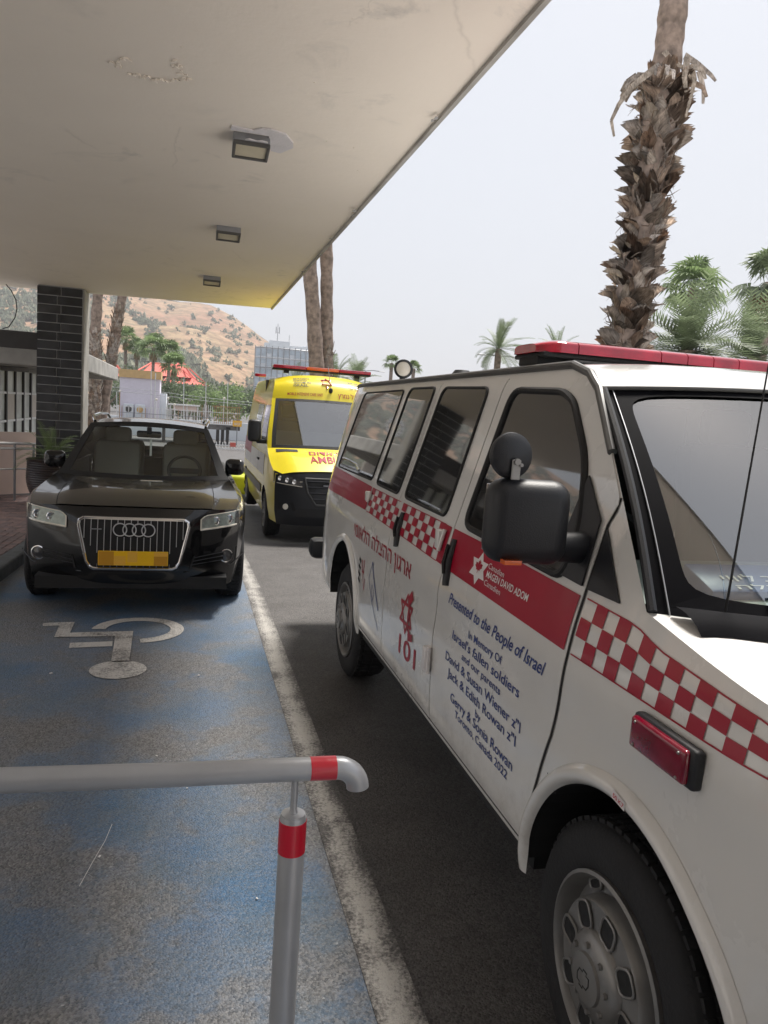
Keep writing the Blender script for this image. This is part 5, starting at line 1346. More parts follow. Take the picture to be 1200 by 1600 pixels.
# torn skirt at the change of the trunk: curled strips
def strip_leaf(pts, w_, nm='dry_strip', m_='boot3', par=bp_):
    b = MB(); P = [Vector(p) for p in pts]
    for i in range(len(P)-1):
        d = (P[i+1]-P[i]).normalized(); s = d.cross(Vector((.3, 1, .1))).normalized()
        wa, wb = w_*(1-i/len(P))+.006, w_*(1-(i+1)/len(P))+.006
        b.poly([P[i]-s*wa, P[i]+s*wa, P[i+1]+s*wb, P[i+1]-s*wb])
    bmesh.ops.remove_doubles(b.bm, verts=b.bm.verts, dist=1e-4)
    bmesh.ops.solidify(b.bm, geom=list(b.bm.faces), thickness=.012)
    return b.build(nm, m_, par)
strip_leaf([(5.66, 9.1, 6.45), (5.42, 9.0, 6.25), (5.20, 8.95, 6.05), (5.05, 8.95, 5.82), (4.97, 8.95, 5.62), (5.03, 8.95, 5.44)], .040)
strip_leaf([(5.70, 9.1, 6.62), (5.80, 9.05, 6.5), (5.95, 9.0, 6.42), (6.12, 9.05, 6.32)], .03)
strip_leaf([(6.0, 9.1, 6.62), (6.2, 9.1, 6.56), (6.42, 9.1, 6.46), (6.5, 9.1, 6.40)], .035, m_='boot1')
strip_leaf([(6.08, 9.05, 6.5), (6.12, 9.0, 6.3), (6.08, 9.0, 6.05), (6.05, 9.0, 5.85)], .03)
strip_leaf([(6.2, 9.05, 6.45), (6.3, 9.05, 6.25), (6.28, 9.0, 6.05)], .03, m_='boot1')
strip_leaf([(5.98, 9.0, 6.55), (5.93, 8.95, 6.3), (5.98, 8.95, 6.12)], .04)
for k in range(12):
    a = random.random()*6.28; c = pth(6.35)+Vector((cos(a)*.22, sin(a)*.22, random.uniform(-.1, .1))); o_ = Vector((cos(a), sin(a), 0))
    strip_leaf([c, c+o_*.14+Vector((0, 0, .03)), c+o_*.26+Vector((0, 0, -.04)), c+o_*.32+Vector((0, 0, -.16))], .04, m_=random.choice(('boot1', 'boot2', 'boot3')))
def fan_leaf(b, base, az, el, pet, rad, n=13, droop=.4):
    d = Vector((cos(az)*cos(el), sin(az)*cos(el), sin(el))); c = Vector(base)+d*pet
    s = d.cross(Vector((0, 0, 1))); s = s.normalized() if s.length > .05 else Vector((1, 0, 0)); u = s.cross(d)
    b.poly([Vector(base)-s*.02*pet, Vector(base)+s*.02*pet, c+s*.015*pet, c-s*.015*pet])
    for i in range(n):
        a = lerp(-2.0, 2.0, i/(n-1)); e = (d*cos(a)+s*sin(a)).normalized()
        p1 = c+e*rad*.55+u*rad*.06; wv = (s*cos(a)-d*sin(a))*rad*.075
        p2 = c+e*rad*random.uniform(.85, 1.08)+Vector((0, 0, -droop*rad*random.uniform(.5, 1.1)))
        b.poly([c, p1-wv, p1+wv]); b.poly([p1-wv, p2, p1+wv])
def palm(x, y, zc, rad, kind, label, cat='palm tree', nf=30, tr=.2, skirt=0, wind=0, mat='leaf', name='palm_tree', group=None, z0=None, leaf=.32, n=14):
    z0 = GZ if z0 is None else z0
    t = thing(name, label, cat, (x, y, z0), group)
    MB().tube([(x, y, lerp(z0, zc, k/14)) for k in range(15)], [tr*(1.15-.2*k/14)*(1+.05*(k % 2)) for k in range(15)], 10).build('trunk', 'trunk', t, ang=60)
    b = MB()
    for i in range(nf):
        az = i*2.4+random.uniform(-.3, .3); el = R(random.uniform(-28, 82) if kind == 'date' else random.uniform(-30, 80))
        if wind: az = az+wind*.0
        if kind == 'date':
            L = rad*random.uniform(.85, 1.15); e2 = el
            frond(b, (x, y, zc), az+ (wind*.5*cos(az) if wind else 0), e2, L, (.036 if rad > 1.6 else .026)*rad/1.6, n, 1.0, leaf*rad/1.6, .02, 0, 1 if rad > 1.6 else 2)
        else: fan_leaf(b, (x, y, zc), az, el, rad*.5, rad*.55)
    if wind:
        for v in b.bm.verts:
            dd = (v.co-Vector((x, y, zc))).length/rad; v.co.x += wind*rad*.35*dd*dd
    b.build('crown', mat, t, smooth=False)
    if skirt:
        b = MB()
        for i in range(46):
            az = random.random()*6.28; el = R(random.uniform(-88, -55)); fan_leaf(b, (x, y, zc-random.uniform(0, .3)*rad), az, el, rad*.3, rad*.55*skirt, 7)
        b.build('dry_skirt', 'drypalm', t, smooth=False)
    return t
random.seed(31)
palm(11.69, 16.23, 3.85, 1.75, 'date', 'large grey-green date palm crown right of the shaggy trunk above the red light bar', nf=74, mat='leaf2', wind=.15, n=18, leaf=.42)
palm(14.75, 17.77, 4.0, 1.7, 'date', 'wide grey-green date palm crown at the right edge of the photo', nf=64, mat='leaf2', wind=.25, n=18, leaf=.42)
palm(18.66, 25.99, 7.45, 1.45, 'fan', 'bright green fan palm rising behind the large date palm', nf=30, mat='leaf3')
palm(18.25, 21.48, 6.95, 1.35, 'fan', 'fan palm with a hanging brown skirt at the right edge', nf=28, skirt=1.0, mat='leaf2')
palm(10.75, 25.8, 4.45, 1.15, 'date', 'windswept palm standing alone left of the red light bar', nf=34, mat='leaf2', wind=.55, tr=.12, leaf=.36)
palm(11.75, 23.2, 4.2, .95, 'date', 'palm whose crown just tops the left end of the red light bar', nf=28, mat='leaf2', tr=.15)
palm(15.28, 58.02, 5.9, .85, 'fan', 'small distant fan palm left of the round roof work lamp', nf=18, tr=.14)
palm(17.0, 57.67, 5.6, .80, 'fan', 'small distant fan palm just right of the round roof work lamp', nf=18, tr=.14)
palm(7.2, 39.2, 3.3, 1.5, 'date', 'grey-green palm crown above the right end of the ambulance light bar', nf=34, mat='leaf2', leaf=.4)
palm(8.9, 41.2, 3.4, 1.5, 'date', 'grey-green palm crown between the ambulance and the van', nf=34, mat='leaf2', leaf=.4)
palm(5.4, 40.2, 3.1, 1.1, 'date', 'low palm crown left of the two tall bare trunks', nf=26, mat='leaf2', leaf=.4)
for x, y, zc, r_, lab in ((-6.62, 84.7, 7.9, 1.7, 'left of the two thin fan palms below the hill beside the bare trunks'), (-5.5, 84.8, 6.9, 1.5, 'right of the two thin fan palms below the hill beside the bare trunks'),
                          (-3.61, 79.9, 6.9, 1.9, 'tallest fan palm before the red roofed house'), (-2.1, 79.9, 6.6, 1.6, 'fan palm before the middle of the red roofed house'), (-1.4, 70, 4.9, 1.5, 'lower fan palm right before the red roofed house')):
    palm(x, y, zc, r_, 'fan', lab, nf=26, tr=.16, skirt=.35, mat='leaf3', group='fan palms before the red roofed house')
def bare_palm(pts, r0, r1, label, boots=None, name='tall_palm', crown=True):
    P = [Vector(p) for p in pts]; f = pline(P); t = thing(name, label, 'palm tree', P[0])
    n = 60; b = MB()
    def rad(s):
        z = f(s)[2]; r = lerp(r0, r1, s)
        return r*(1+.06*sin(z*9)+.035*sin(z*31+1)+random.uniform(-.03, .03))
    b.tube([f(k/n) for k in range(n+1)], [rad(k/n) for k in range(n+1)], 14).build('trunk', 'trunk', t, ang=60)
    if boots:
        z0, z1, n2 = boots; b = MB()
        for k in range(n2):
            z = lerp(z0, z1, k/n2); s = interp(z, [f(q/40)[2] for q in range(41)], [q/40 for q in range(41)]); c = f(s); a = k*2.4
            o_ = Vector((cos(a), sin(a), 0)); tn = Vector((-sin(a), cos(a), 0)); r = lerp(r0, r1, s)*.9
            p = c+o_*r; L = random.uniform(.16, .30); q = p+o_*random.uniform(.02, .12)+Vector((0, 0, L)); w_ = .07
            b.mi = random.randrange(3); b.poly([p-tn*w_, p+tn*w_, q+tn*w_*.3, q-tn*w_*.3]); b.poly([p-tn*w_-Vector((0, 0, .05)), p+tn*w_-Vector((0, 0, .05)), p+tn*w_+o_*.03, p-tn*w_+o_*.03])
        tag(b.build('leaf_base', ['boot1', 'boot2', 'boot3'], t, smooth=False), kind='stuff')
    if crown:
        b = MB()
        for i in range(26): fan_leaf(b, P[-1], i*2.4, R(random.uniform(-30, 80)), .8, .8)
        b.build('crown', 'leaf', t, smooth=False)
    return t
bare_palm([(3.32, 20, GZ), (3.24, 20, 2.83), (3.04, 20, 4.46), (2.90, 20, 5.45), (2.72, 20, 7.5), (2.6, 20, 11)], .205, .17, 'thicker left trunk of the two bare palms behind the ambulance')
bare_palm([(3.56, 20.3, GZ), (3.54, 20.3, 2.85), (3.46, 20.3, 4.5), (3.36, 20.3, 6.1), (3.3, 20.3, 8), (3.3, 20.3, 11.5)], .19, .15, 'thinner right trunk of the two bare palms behind the ambulance', boots=(2.6, 3.5, 30))
bare_palm([(-2.99, 26, GZ), (-2.93, 26, 1.5), (-2.93, 26, 2.97), (-2.98, 26, 3.6), (-2.94, 26, 4.3), (-2.90, 26, 5.1), (-2.8, 26, 9)], .20, .125, 'left of the two palm trunks right of the slate column', boots=(.2, 3.75, 260))
bare_palm([(-2.80, 26.3, GZ), (-2.72, 26.3, 1.36), (-2.54, 26.3, 2.6), (-2.42, 26.3, 3.5), (-2.32, 26.3, 4.3), (-2.17, 26.3, 5.2), (-1.9, 26.3, 9)], .17, .115, 'right, leaning one of the two palm trunks right of the slate column', boots=(2.4, 4.6, 150))

# ------------------------------------------------------------------ hill
def ridge(az): return interp(az, [-70, -40, -22, -12, -8, -5, -3.2, -1.6, .2, 1.3, 2.9, 4.1, 5.3, 6.7, 8.2, 10, 13], [4.5, 6.5, 8.6, 9.2, 9.0, 8.0, 7.35, 6.95, 7.05, 6.98, 6.45, 5.8, 4.96, 4.1, 3.0, 1.4, .2])
from mathutils import noise as mn
def hillp(az, s):
    d = lerp(230, 720, s); el = lerp(.1, ridge(az), s**.82); p = polar(az, el, d)
    nz = mn.noise(Vector((p.x*.012, p.y*.012, 1)))*11+mn.noise(Vector((p.x*.04, p.y*.04, 5)))*4+mn.noise(Vector((p.x*.11, p.y*.11, 9)))*1.6
    g_ = abs(mn.noise(Vector((p.x*.02, p.y*.006, 3))))*9
    p.z += (nz-g_)*min(1, s*4)*(1-max(0, s-.80)*4.2 if s > .80 else 1)*max(0, min(1, (ridge(az))/6)); return p
b = MB(); b.grid(lambda u, v: hillp(lerp(-70, 13, u), v), 220, 60)
b.grid(lambda u, v: (lambda p: (p.x*(1+v*.4), p.y*(1+v*.4), p.z*(1-v)-5*v))(hillp(lerp(-70, 13, u), 1)), 60, 4)
m, t, bs_ = new_mat('dry_hillside'); tc = t.nodes.new('ShaderNodeTexCoord').outputs['Object']
def nn(sc, det=8, ro=.6, st=None):
    n = N(t, 'ShaderNodeTexNoise', Scale=sc, Detail=det, Roughness=ro)
    if st:
        mp = N(t, 'ShaderNodeMapping'); mp.inputs['Scale'].default_value = st; mp.inputs['Rotation'].default_value = (0, R(12), 0); t.links.new(tc, mp.inputs[0]); t.links.new(mp.outputs[0], n.inputs['Vector'])
    else: t.links.new(tc, n.inputs['Vector'])
    return n.outputs[0]
c = ramp(t, nn(.012, 6), [(.38, (.36, .205, .14)), (.5, (.39, .25, .16)), (.62, (.40, .29, .175))])
c = mixc(t, ramp(t, nn(.10, 8, .7, (1, 1, 3.5)), [(.44, 0.0), (.58, .9)]), c, (.21, .14, .09))
c = mixc(t, ramp(t, nn(.16, 6, .7, (.6, .6, 2)), [(.58, 0.0), (.66, .8)]), c, (.12, .13, .075))
c = mixc(t, ramp(t, nn(.5, 4, .7), [(.56, 0.0), (.68, .5)]), c, (.15, .13, .075))
t.links.new(c, bs_.inputs['Base Color']); bs_.inputs['Roughness'].default_value = .95; bs_.inputs['Specular IOR Level'].default_value = .1
M['hill'] = m
struct(b.build('hill', 'hill', ang=180), 'dry tan and pink hillside with grey-green shrubs')
def dens(az, s):
    bd_ = s-(.73-.0975*(az+4.4))   # diagonal belt of trees
    v = math.exp(-(bd_/.075)**2) if az > -7 else 0
    if az < -6.3: v = max(v, .8)
    if s < .22: v = max(v, .9)
    return max(v, .10)
bb_ = MB(); random.seed(41); cnt = 0
tries = 0
while cnt < 8000 and tries < 160000:
    tries += 1
    az = random.uniform(-30, 9); s = random.random()**1.1
    if s > .97 or random.random() > dens(az, s) or ridge(az) < 2: continue
    if mn.noise(Vector((az*.9, s*9, 2))) < -.15: continue
    p = hillp(az, s); r = random.uniform(.9, 3.0); bb_.mi = random.randrange(2)
    n = 7
    for k in range(n):
        q = p+Vector((random.uniform(-r, r)*.7, random.uniform(-r, r)*.7, random.uniform(.1, 1.1)*r)); e = r*random.uniform(.35, .6)
        top = bb_.bm.verts.new(q+Vector((random.uniform(-.3, .3)*e, random.uniform(-.3, .3)*e, e))); a_ = random.random()*6
        rg = [bb_.bm.verts.new(q+Vector((e*cos(a_+j*1.5708)*random.uniform(.7, 1.2), e*sin(a_+j*1.5708)*random.uniform(.7, 1.2), -e*random.uniform(.2, .7)))) for j in range(4)]
        for j in range(4): bb_.bm.faces.new((rg[j], rg[(j+1) % 4], top)).material_index = bb_.mi
    cnt += 1
M['shrub1'] = pm('hill_shrub', (.15, .17, .115), .9, var=.3, vs=.1, spec=.1); M['shrub2'] = pm('grey_hill_shrub', (.20, .205, .145), .9, var=.3, vs=.1, spec=.1)
tag(bb_.build('hill_shrubs', ['shrub1', 'shrub2'], smooth=False), 'grey-green shrubs and trees scattered over the hillside', 'shrubs', kind='stuff')

# ------------------------------------------------------------------ distant buildings
tw = thing('hotel_tower', 'distant curved glass hotel block with white grid and roof antenna', 'building', polar(6.1, 0, 230)*1)
C0 = polar(6.3, 0, 252); RT = 22.5; zb, zt_ = -1, 19.4
def tp(a, z, r=RT): return Vector((C0.x+r*sin(a), C0.y-r*cos(a), z))
A_, B_ = R(-24)+.0, R(28)
MB().grid(lambda u, v: tp(lerp(A_, B_, u), lerp(zb, zt_, v), RT-.25), 26, 1).build('curtain_wall', 'towerwhite', tw, ang=60)
MB().grid(lambda u, v: tp(lerp(A_, B_, u), zt_, RT-.25-9*v), 26, 1).build('roof', 'conc', tw, ang=60)
for sg_ in (A_, B_): MB().grid(lambda u, v: tp(sg_, lerp(zb, zt_, v), RT-.25-10*u), 1, 1).build('end_wall', 'towerwhite', tw)
nc, nr = 12, 7; fl_ = (zt_+1.0)/nr
wm = []
for i in range(nc):
    a0, a1 = lerp(A_, B_, (i+.10)/nc), lerp(A_, B_, (i+.90)/nc)
    for j in range(nr):
        z0 = zb+j*fl_+.45; 
        b = MB().grid(lambda u, v: tp(lerp(a0, a1, u), z0+(fl_-.85)*(.38 if (i*3+j) % 4 == 0 else .0)+v*(fl_-.85)*(.62 if (i*3+j) % 4 == 0 else 1.0), RT-.15), 1, 1); b.build('window', 'towerglass', tw, smooth=False)
for i in range(nc+1):
    a = lerp(A_, B_, i/nc); MB().cyl(tp(a, zb, RT+.12), tp(a, zt_+.5, RT+.12), .11, n=4).build('mullion', 'greym', tw)
for j in range(nr+1):
    MB().tube([tp(lerp(A_, B_, k/16), zb+j*fl_, RT+.1) for k in range(17)], .13, 4).build('floor_band', 'greym' if j % 2 else 'whitem', tw)
for (a, w_, h_, z_) in ((-12, 5, 1.6, 0), (-6, 6, 2.3, 0), (8, 7, 1.2, 0), (22, 4, 1.5, 0)):
    q = tp(R(a), zt_+h_/2, RT-4); MB().box(q, (w_, 3, h_)).build('roof_plant', 'towerwhite', tw, smooth=False)
q = tp(R(-8), zt_, RT-4); at_ = MB().cyl(q, q+Vector((0, 0, 7.5)), .14, .08, 5)
for dx in (-.5, .5): at_.cyl(q+Vector((dx, 0, 4.6)), q+Vector((dx, 0, 6.6)), .12, n=4)
at_.cyl(q+Vector((-.5, 0, 5)), q+Vector((.5, 0, 5)), .06, n=4); at_.build('antenna_mast', 'greym', tw)
q = tp(R(3), zt_, RT-4); MB().cyl(q, q+Vector((0, 0, 4.5)), .07, n=4).build('antenna_mast', 'greym', tw)
# red roofed house
hs_ = thing('red_roof_house', 'large pale house with sweeping red hipped roofs below the hill', 'house', polar(-1.3, 0, 120))
def hp(az, el, d=120): return polar(az, el, d)
D_ = 118
b = MB().prism([hp(-3.6, -1, D_), hp(1.05, -1, D_), hp(1.05, -1, D_+12), hp(-3.6, -1, D_+12)], (0, 0, hp(0, 1.45, D_).z-hp(0, -1, D_).z)); b.build('wall', 'beige', hs_, solid=1, smooth=False)
def hip(az0, az1, el_e, el_r, r0, r1, d0, dep):
    b = MB(); e0, e1 = hp(az0, el_e, d0), hp(az1, el_e, d0); f0, f1 = e0+Vector((0, dep, 0)), e1+Vector((0, dep, 0))
    ra, rb_ = hp(r0, el_r, d0)+Vector((0, dep/2, 0)), hp(r1, el_r, d0)+Vector((0, dep/2, 0))
    def cv(p, q, n=6): return lambda t: Vector(p).lerp(Vector(q), t)+Vector((0, 0, -.9*sin(pi*t)*.5))
    def quad(p, q, s_, w_): b.grid(lambda u, v: (Vector(p).lerp(Vector(q), u)).lerp(Vector(s_).lerp(Vector(w_), u), v)+Vector((0, 0, -.55*sin(pi*v))), 8, 6)
    quad(e0, e1, ra, rb_); quad(f0, f1, ra, rb_); quad(e0, f0, ra, ra+Vector((0, .01, 0))); quad(e1, f1, rb_, rb_+Vector((0, .01, 0)))
    for p, q in ((e0, ra), (e1, rb_), (ra, rb_)): b.cyl(p, q, .12, n=4)
    return b.build('roof', 'roofred', hs_, ang=30)
hip(-4.0, .1, 1.75, 2.75, -2.9, -.9, 117, 14); hip(-1.9, 1.3, 1.28, 2.95, -.9, -.5, 115, 16); hip(-6.2, -4.4, 1.5, 2.3, -5.4, -5.2, 112, 10)
for az in (-.35, .25, .75): MB().box(hp(az, .95, 117.9), (.9, .2, 1.5)).build('window', 'towerglass', hs_, smooth=False)
MB().box(hp(-.1, 1.02, 117.9), (.5, .2, 1.3)).build('shutter', 'tan', hs_, smooth=False)
# lavender plant room, terrace deck, railing, columns
DK = .74
tr_ = thing('terrace', 'raised concrete terrace deck carried on slim columns beyond the cars', 'terrace', (0, 40, GZ))
MB().box((-2.2, 41.2, DK-.13), (9.6, 2.6, .26)).build('deck', 'concdark', tr_, smooth=False)
MB().box((-2.2, 39.88, DK+.02), (9.6, .05, .05)).build('deck_edge', 'whitem', tr_, smooth=False)
for x in (1.48, 1.73, 1.98, -1.2, -4): 
    MB().cyl((x, 40.0, GZ-.1), (x, 40.0, DK-.26), .085, n=10).build('column', 'darkm', tr_)
for k in range(7): MB().box((-5.2+k*1.2, 39.86, DK-.16), (.22, .03, .12)).build('bracket', 'dark', tr_, smooth=False)
rlg = thing('terrace_railing', 'thin rusty and white balusters along the terrace edge', 'railing', (0, 40, DK))
x = -3.4
while x < 2.6:
    h_ = .62 if x < .6 else .95
    MB().cyl((x, 39.98, DK), (x, 39.98, DK+h_+random.uniform(-.03, .05)), .014, n=4).build('baluster', 'rust' if (x > 1.2 or random.random() < .25) else 'whitem', rlg); x += .105 if x > .4 else .16
for z in (.62, .32): MB().box((-.4, 39.96, DK+z), (6.1, .02, .025)).build('rail', 'whitem' if z > .5 else 'greym', rlg)
MB().box((1.9, 39.94, DK+.93), (1.5, .02, .035)).build('rail', 'rust', rlg)
for x, h in ((-3.47, 1.3), (-1.85, 2.55), (-.25, 2.2), (.85, 2.1), (1.95, 2.2)):
    MB().cyl((x, 40.1, DK), (x-.05, 40.1, DK+h), .022, n=6).build('post', 'whitem', rlg)
pr = thing('plant_room', 'pale lavender plant room with a tan parapet band on the terrace', 'building', (-2.4, 41.5, DK))
MB().box((-2.45, 41.55, DK+1.1), (1.95, 1.8, 2.0)).build('wall', 'lav', pr, smooth=False)
MB().box((-2.45, 41.52, DK+2.28), (2.05, 1.9, .40)).build('parapet', 'tan', pr, smooth=False)
MB().box((-1.32, 41.6, DK+.7), (.34, 1.4, 1.4)).build('side_wall', 'towerwhite', pr, smooth=False)
MB().box((-1.70, 40.58, DK+1.2), (.05, .05, 2.4)).build('drain_pipe', 'whitem', pr, smooth=False)
for x in (-2.95, -2.40):
    ac = thing('air_conditioner', 'white outdoor unit at the '+('left' if x < -2.5 else 'right')+' against the lavender wall', 'air conditioner', (x, 40.4, DK), 'outdoor units on the terrace')
    MB().box((x, 40.4, DK+.40), (.48, .3, .72), bev=.02, seg=1).build('casing', 'towerwhite', ac); MB().lathe((x, 40.24, DK+.5), (0, -1, 0), [(.16, 0), (.15, .01), (0, .012)], 16).build('fan_grille', 'gutter' if x < -2.5 else 'tan', ac)
    for dx in (-.17, .17): MB().box((x+dx, 40.4, DK+.02), (.05, .25, .05)).build('foot', 'dark', ac, smooth=False)
for x, z, lab in ((-3.38, 2.05, 'left of the lavender wall'), (-1.62, 1.75, 'at the right corner of the lavender wall'), (-1.05, 1.85, 'right of the plant room'), (-.72, 1.55, 'on the terrace before the trees'), (1.75, 2.05, 'above the rusty railing')):
    lp = thing('globe_lamp', 'white globe lamp on a thin post '+lab, 'lamp', (x, 40.3, DK), 'globe lamps on the terrace')
    MB().cyl((x, 40.3, DK), (x, 40.3, z), .02, n=6).build('post', 'rust' if x < -3 else 'whitem', lp); MB().ball((x, 40.3, z+.06), .07, 10).build('globe', 'lampglass', lp)
pg_ = thing('pergola', 'small white pergola with pink curtain on the terrace', 'pergola', (-.45, 41.4, DK))
for x in (-.95, -.1, .45):
    for y in (40.9, 42): MB().cyl((x, y, DK), (x, y, DK+.85), .03, n=6).build('post', 'whitem', pg_)
MB().box((-.25, 41.45, DK+.88), (1.6, 1.3, .07)).build('roof', 'whitem', pg_, smooth=False); MB().box((-.2, 41.0, DK+.70), (1.2, .04, .26)).build('curtain', 'pink', pg_, smooth=False)
for k in range(4): pass
cbn = [thing('overhead_cable', l, 'cable', (-5, y, 2)) for l, y in (('upper thin cable strung across the terrace', 39), ('lower thin cable strung across the terrace', 39.2))]
MB().tube([(-5.5, 39, 2.30), (-2, 39, 2.22), (1, 39, 2.05), (3.2, 39, 1.98)], .010, 4).build('wire', 'greym', cbn[0])
MB().tube([(-5.5, 39.2, 2.12), (-2, 39.2, 2.05), (1, 39.2, 1.90), (3.2, 39.2, 1.85)], .010, 4).build('wire', 'greym', cbn[1])
yb = thing('yellow_sign', 'yellow board at the right end of the terrace railing', 'sign', (2.55, 39.9, .7)); MB().box((2.45, 39.8, .85), (.45, .04, .30)).build('board', 'yplate3', yb, smooth=False); MB().cyl((2.45, 39.85, GZ), (2.45, 39.85, .75), .03, n=6).build('post', 'greym', yb)
lettering('שק', lambda u, v: (2.30+u, 39.77, .78+v), .3, .14, 'wprint', yb)
fe = thing('white_fence', 'white bar fence with red and white panels under the terrace', 'fence', (2.2, 36, GZ))
x = 1.3
while x < 4.2: MB().cyl((x, 36, GZ), (x, 36, .05), .016, n=4).build('bar', 'whitem', fe); x += .14
for z in (-.10, -.25): MB().box((2.7, 35.97, z), (2.9, .03, .04)).build('rail', 'whitem', fe)
MB().box((2.05, 35.93, -.05), (.26, .03, .20)).build('panel', 'roofred', fe, smooth=False); MB().box((2.50, 35.93, .06), (.55, .03, .12)).build('panel', 'whitem', fe, smooth=False)
bw_ = thing('back_wall', 'pale wall of a low building behind the white fence', 'wall', (2, 46, GZ)); MB().box((1.5, 46, .2), (14, .3, 1.1)).build('wall', 'towerwhite', bw_, smooth=False)
# lime yellow kart-like nose of a vehicle seen between the SUV and the ambulance
ly = thing('yellow_vehicle', 'lime yellow corner of a parked vehicle between the SUV mirror and the ambulance', 'vehicle', (1.45, 17.0, GZ))
MB().box((1.20, 17.6, GZ+.36), (.62, 1.7, .42), bev=.08, seg=3).prism([(.95, 17.4, GZ+.56), (1.45, 17.4, GZ+.56), (1.40, 18.3, GZ+.56), (1.0, 18.3, GZ+.56)], (0, 0, .06)).build('body', 'lime', ly)
for z in (.28, .45): MB().lathe((1.30, 16.74, GZ+z), (0, -1, 0), [(.07, 0), (.06, .01), (.04, .004), (0, .008)], 18).build('lamp', 'blackglass', ly)
for sx in (.92, 1.48): MB().lathe((sx, 17.0, GZ+.26), (1, 0, 0), [(0, -.06), (.24, -.06), (.26, 0), (.24, .06), (0, .06)], 20).build('wheel', 'rubber', ly)
# trees below the hill, street lamps
def tree(x, y, z1, rx, rz, mat, label, n=900, ls=.28, name='leafy_tree'):
    t = thing(name, label, 'tree', (x, y, GZ), 'trees behind the terrace')
    MB().tube([(x, y, GZ), (x+.1, y, lerp(GZ, z1, .5)), (x, y, z1)], [.22, .16, .08], 8).tube([(x, y, z1*.4), (x+rx*.5, y, z1)], [.1, .04], 6).tube([(x, y, z1*.4), (x-rx*.5, y, z1*.9)], [.1, .04], 6).build('trunk', 'trunk', t)
    b = MB(); lob = [(random.uniform(-.6, .6)*rx, random.uniform(-.6, .6)*rx, random.uniform(-.5, .6)*rz, random.uniform(.35, .6)) for _ in range(9)]
    for k in range(n):
        l = random.choice(lob); v = Vector((random.gauss(0, 1), random.gauss(0, 1), random.gauss(0, 1))).normalized()*random.random()**.35*l[3]
        p = Vector((x+l[0]+v.x*rx, y+l[1]+v.y*rx, z1+l[2]+v.z*rz)); a = Vector((random.gauss(0, 1), random.gauss(0, 1), random.gauss(0, 1))).normalized()*ls; c = a.cross(Vector((random.gauss(0, 1), random.gauss(0, 1), 1))).normalized()*ls*.5
        b.poly([p-a*.5, p+c*.5, p+a*.5, p-c*.5])
    b.build('crown', mat, t, smooth=False)
random.seed(51)
for x, y, z, rx, rz, m_, lab in ((-.2, 62, 1.6, 2.2, 1.6, 'leafdark', 'dark leafy tree just right of the plant room'), (1.2, 58, 1.9, 2.2, 1.7, 'leaf3', 'bright green leafy tree in the middle behind the terrace'), (2.6, 60, 1.8, 2.0, 1.6, 'leaf3', 'bright green leafy tree left of the hotel tower'),
                                 (3.9, 64, 2.0, 2.0, 1.8, 'leafdark', 'dark leafy tree at the foot of the hotel tower'), (5.8, 66, 2.1, 2.4, 1.5, 'leafdark', 'dark leafy tree partly hidden by the ambulance'), (-1.8, 66, 2.4, 2.0, 1.6, 'leafdark', 'dark leafy tree behind the globe lamps'), (-6.5, 66, 2.6, 2.6, 2.2, 'leafdark', 'dark leafy tree behind the palm trunks'), (.6, 80, 3.0, 3.0, 1.6, 'leafdark', 'dark tree under the red roof eave')):
    tree(x, y, z, rx, rz, m_, lab)
def lamp(x, y, z, label, w_=.8):
    t = thing('street_lamp', label, 'street lamp', (x, y, GZ)); MB().cyl((x, y, GZ), (x, y, z), .07, .05, 8).build('post', 'greym', t)
    for sg in (-1, 1): MB().tube([(x, y, z), (x+sg*w_*.5, y, z+.06), (x+sg*w_, y, z+.04)], .03, 6).build('arm', 'greym', t); MB().box((x+sg*(w_+.1), y, z+.03), (.4, .16, .06), bev=.02, seg=1).build('lamp_head', 'whitem', t)
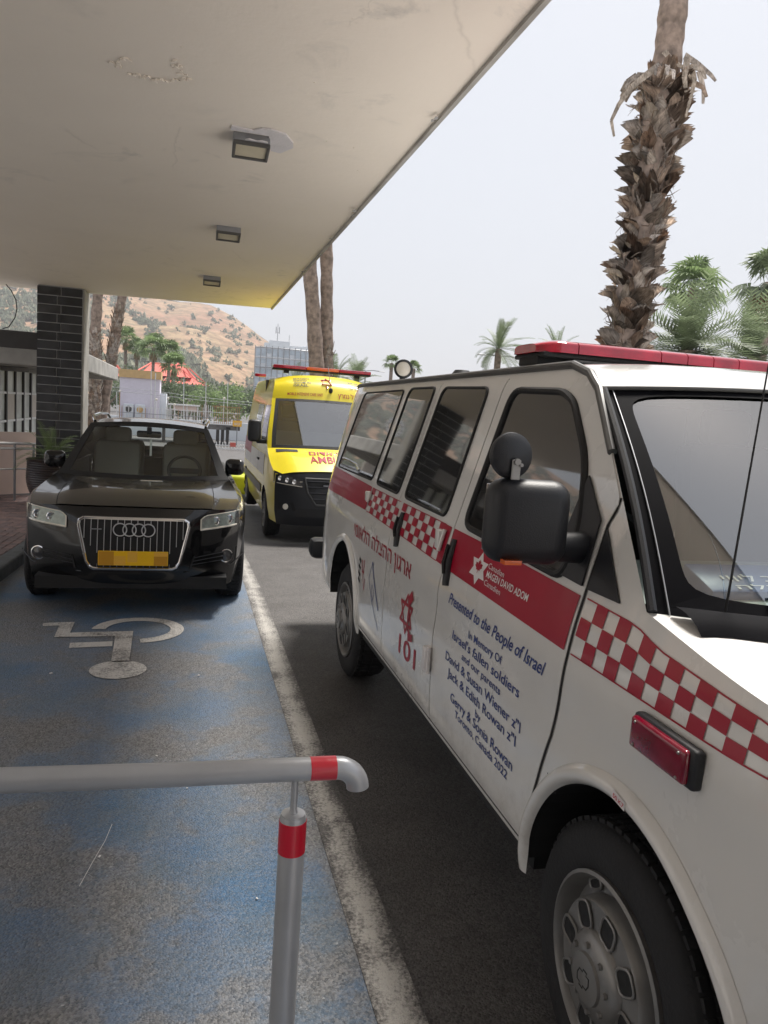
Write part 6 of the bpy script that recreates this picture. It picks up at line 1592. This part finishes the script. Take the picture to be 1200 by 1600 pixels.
lamp(11.11, 48.75, 4.6, 'double armed street lamp between the ambulance and the van', 1.0); lamp(13.9, 33.15, 4.85, 'double armed street lamp before the windswept palm', .8)
# ------------------------------------------------------------------ unseen surroundings, added to shade and light the bay
bl_ = thing('added_building', 'unseen beige building added to shape the light on the bay', 'building', (-5.6, 0, 0))  # out-of-view walls, added for the light they block and bounce
MB().box((-9.2, -1.0, 2.2), (.3, 19, 4.4)).build('wall', 'beige', bl_, smooth=False)
for k in range(5): MB().box((-9.03, -8+k*3.4, 1.35), (.04, 1.6, 2.3)).build('glazing', 'pane', bl_, smooth=False)
MB().box((-1.75, -3.75, 1.79), (5.9, .3, 3.57)).build('added_dark_wall', 'brown', bl_, smooth=False)  # unseen dark wall added to darken reflections in the black SUV
struct(MB().poly([(-60, -60, .008), (60, -60, .008), (60, -2.2, .008), (-60, -2.2, .008)]).build('bounce_ground_rear', 'paving', smooth=False), 'unseen pale ground sheet added to bounce light under the canopy')  # pale sheet added out of view to throw light up to the soffit
struct(MB().prism([(3.9, -30, GZ-0), (60, -30, GZ), (60, 60, GZ), (3.9, 60, GZ)], (0, 0, .004)).build('bounce_ground_right', 'conc', smooth=False) if False else MB().poly([(4.3, -40, .006), (60, -40, .006), (60, 7, .006), (4.3, 7, .006)]).build('bounce_ground_right', 'paving', smooth=False), 'unseen pale ground right of the van, added to bounce light')  # out-of-view pale sheet added as a light bouncer

# ------------------------------------------------------------------ dusty air
def haze(dens, col):
    m = bpy.data.materials.new('haze_air'); m.use_nodes = True; t = m.node_tree; t.nodes.clear()
    v = t.nodes.new('ShaderNodeVolumePrincipled'); v.inputs['Color'].default_value = col+(1,); v.inputs['Density'].default_value = dens; v.inputs['Anisotropy'].default_value = .1
    o = t.nodes.new('ShaderNodeOutputMaterial'); t.links.new(v.outputs[0], o.inputs['Volume'])
    b = MB(); b.box((0, 1400, 60), (6000, 4600, 126)); M['haze'] = m
    tag(b.build('haze', 'haze', smooth=False), 'thin pale dust haze in the air', kind='stuff')
haze(.0006, (.86, .87, .90))
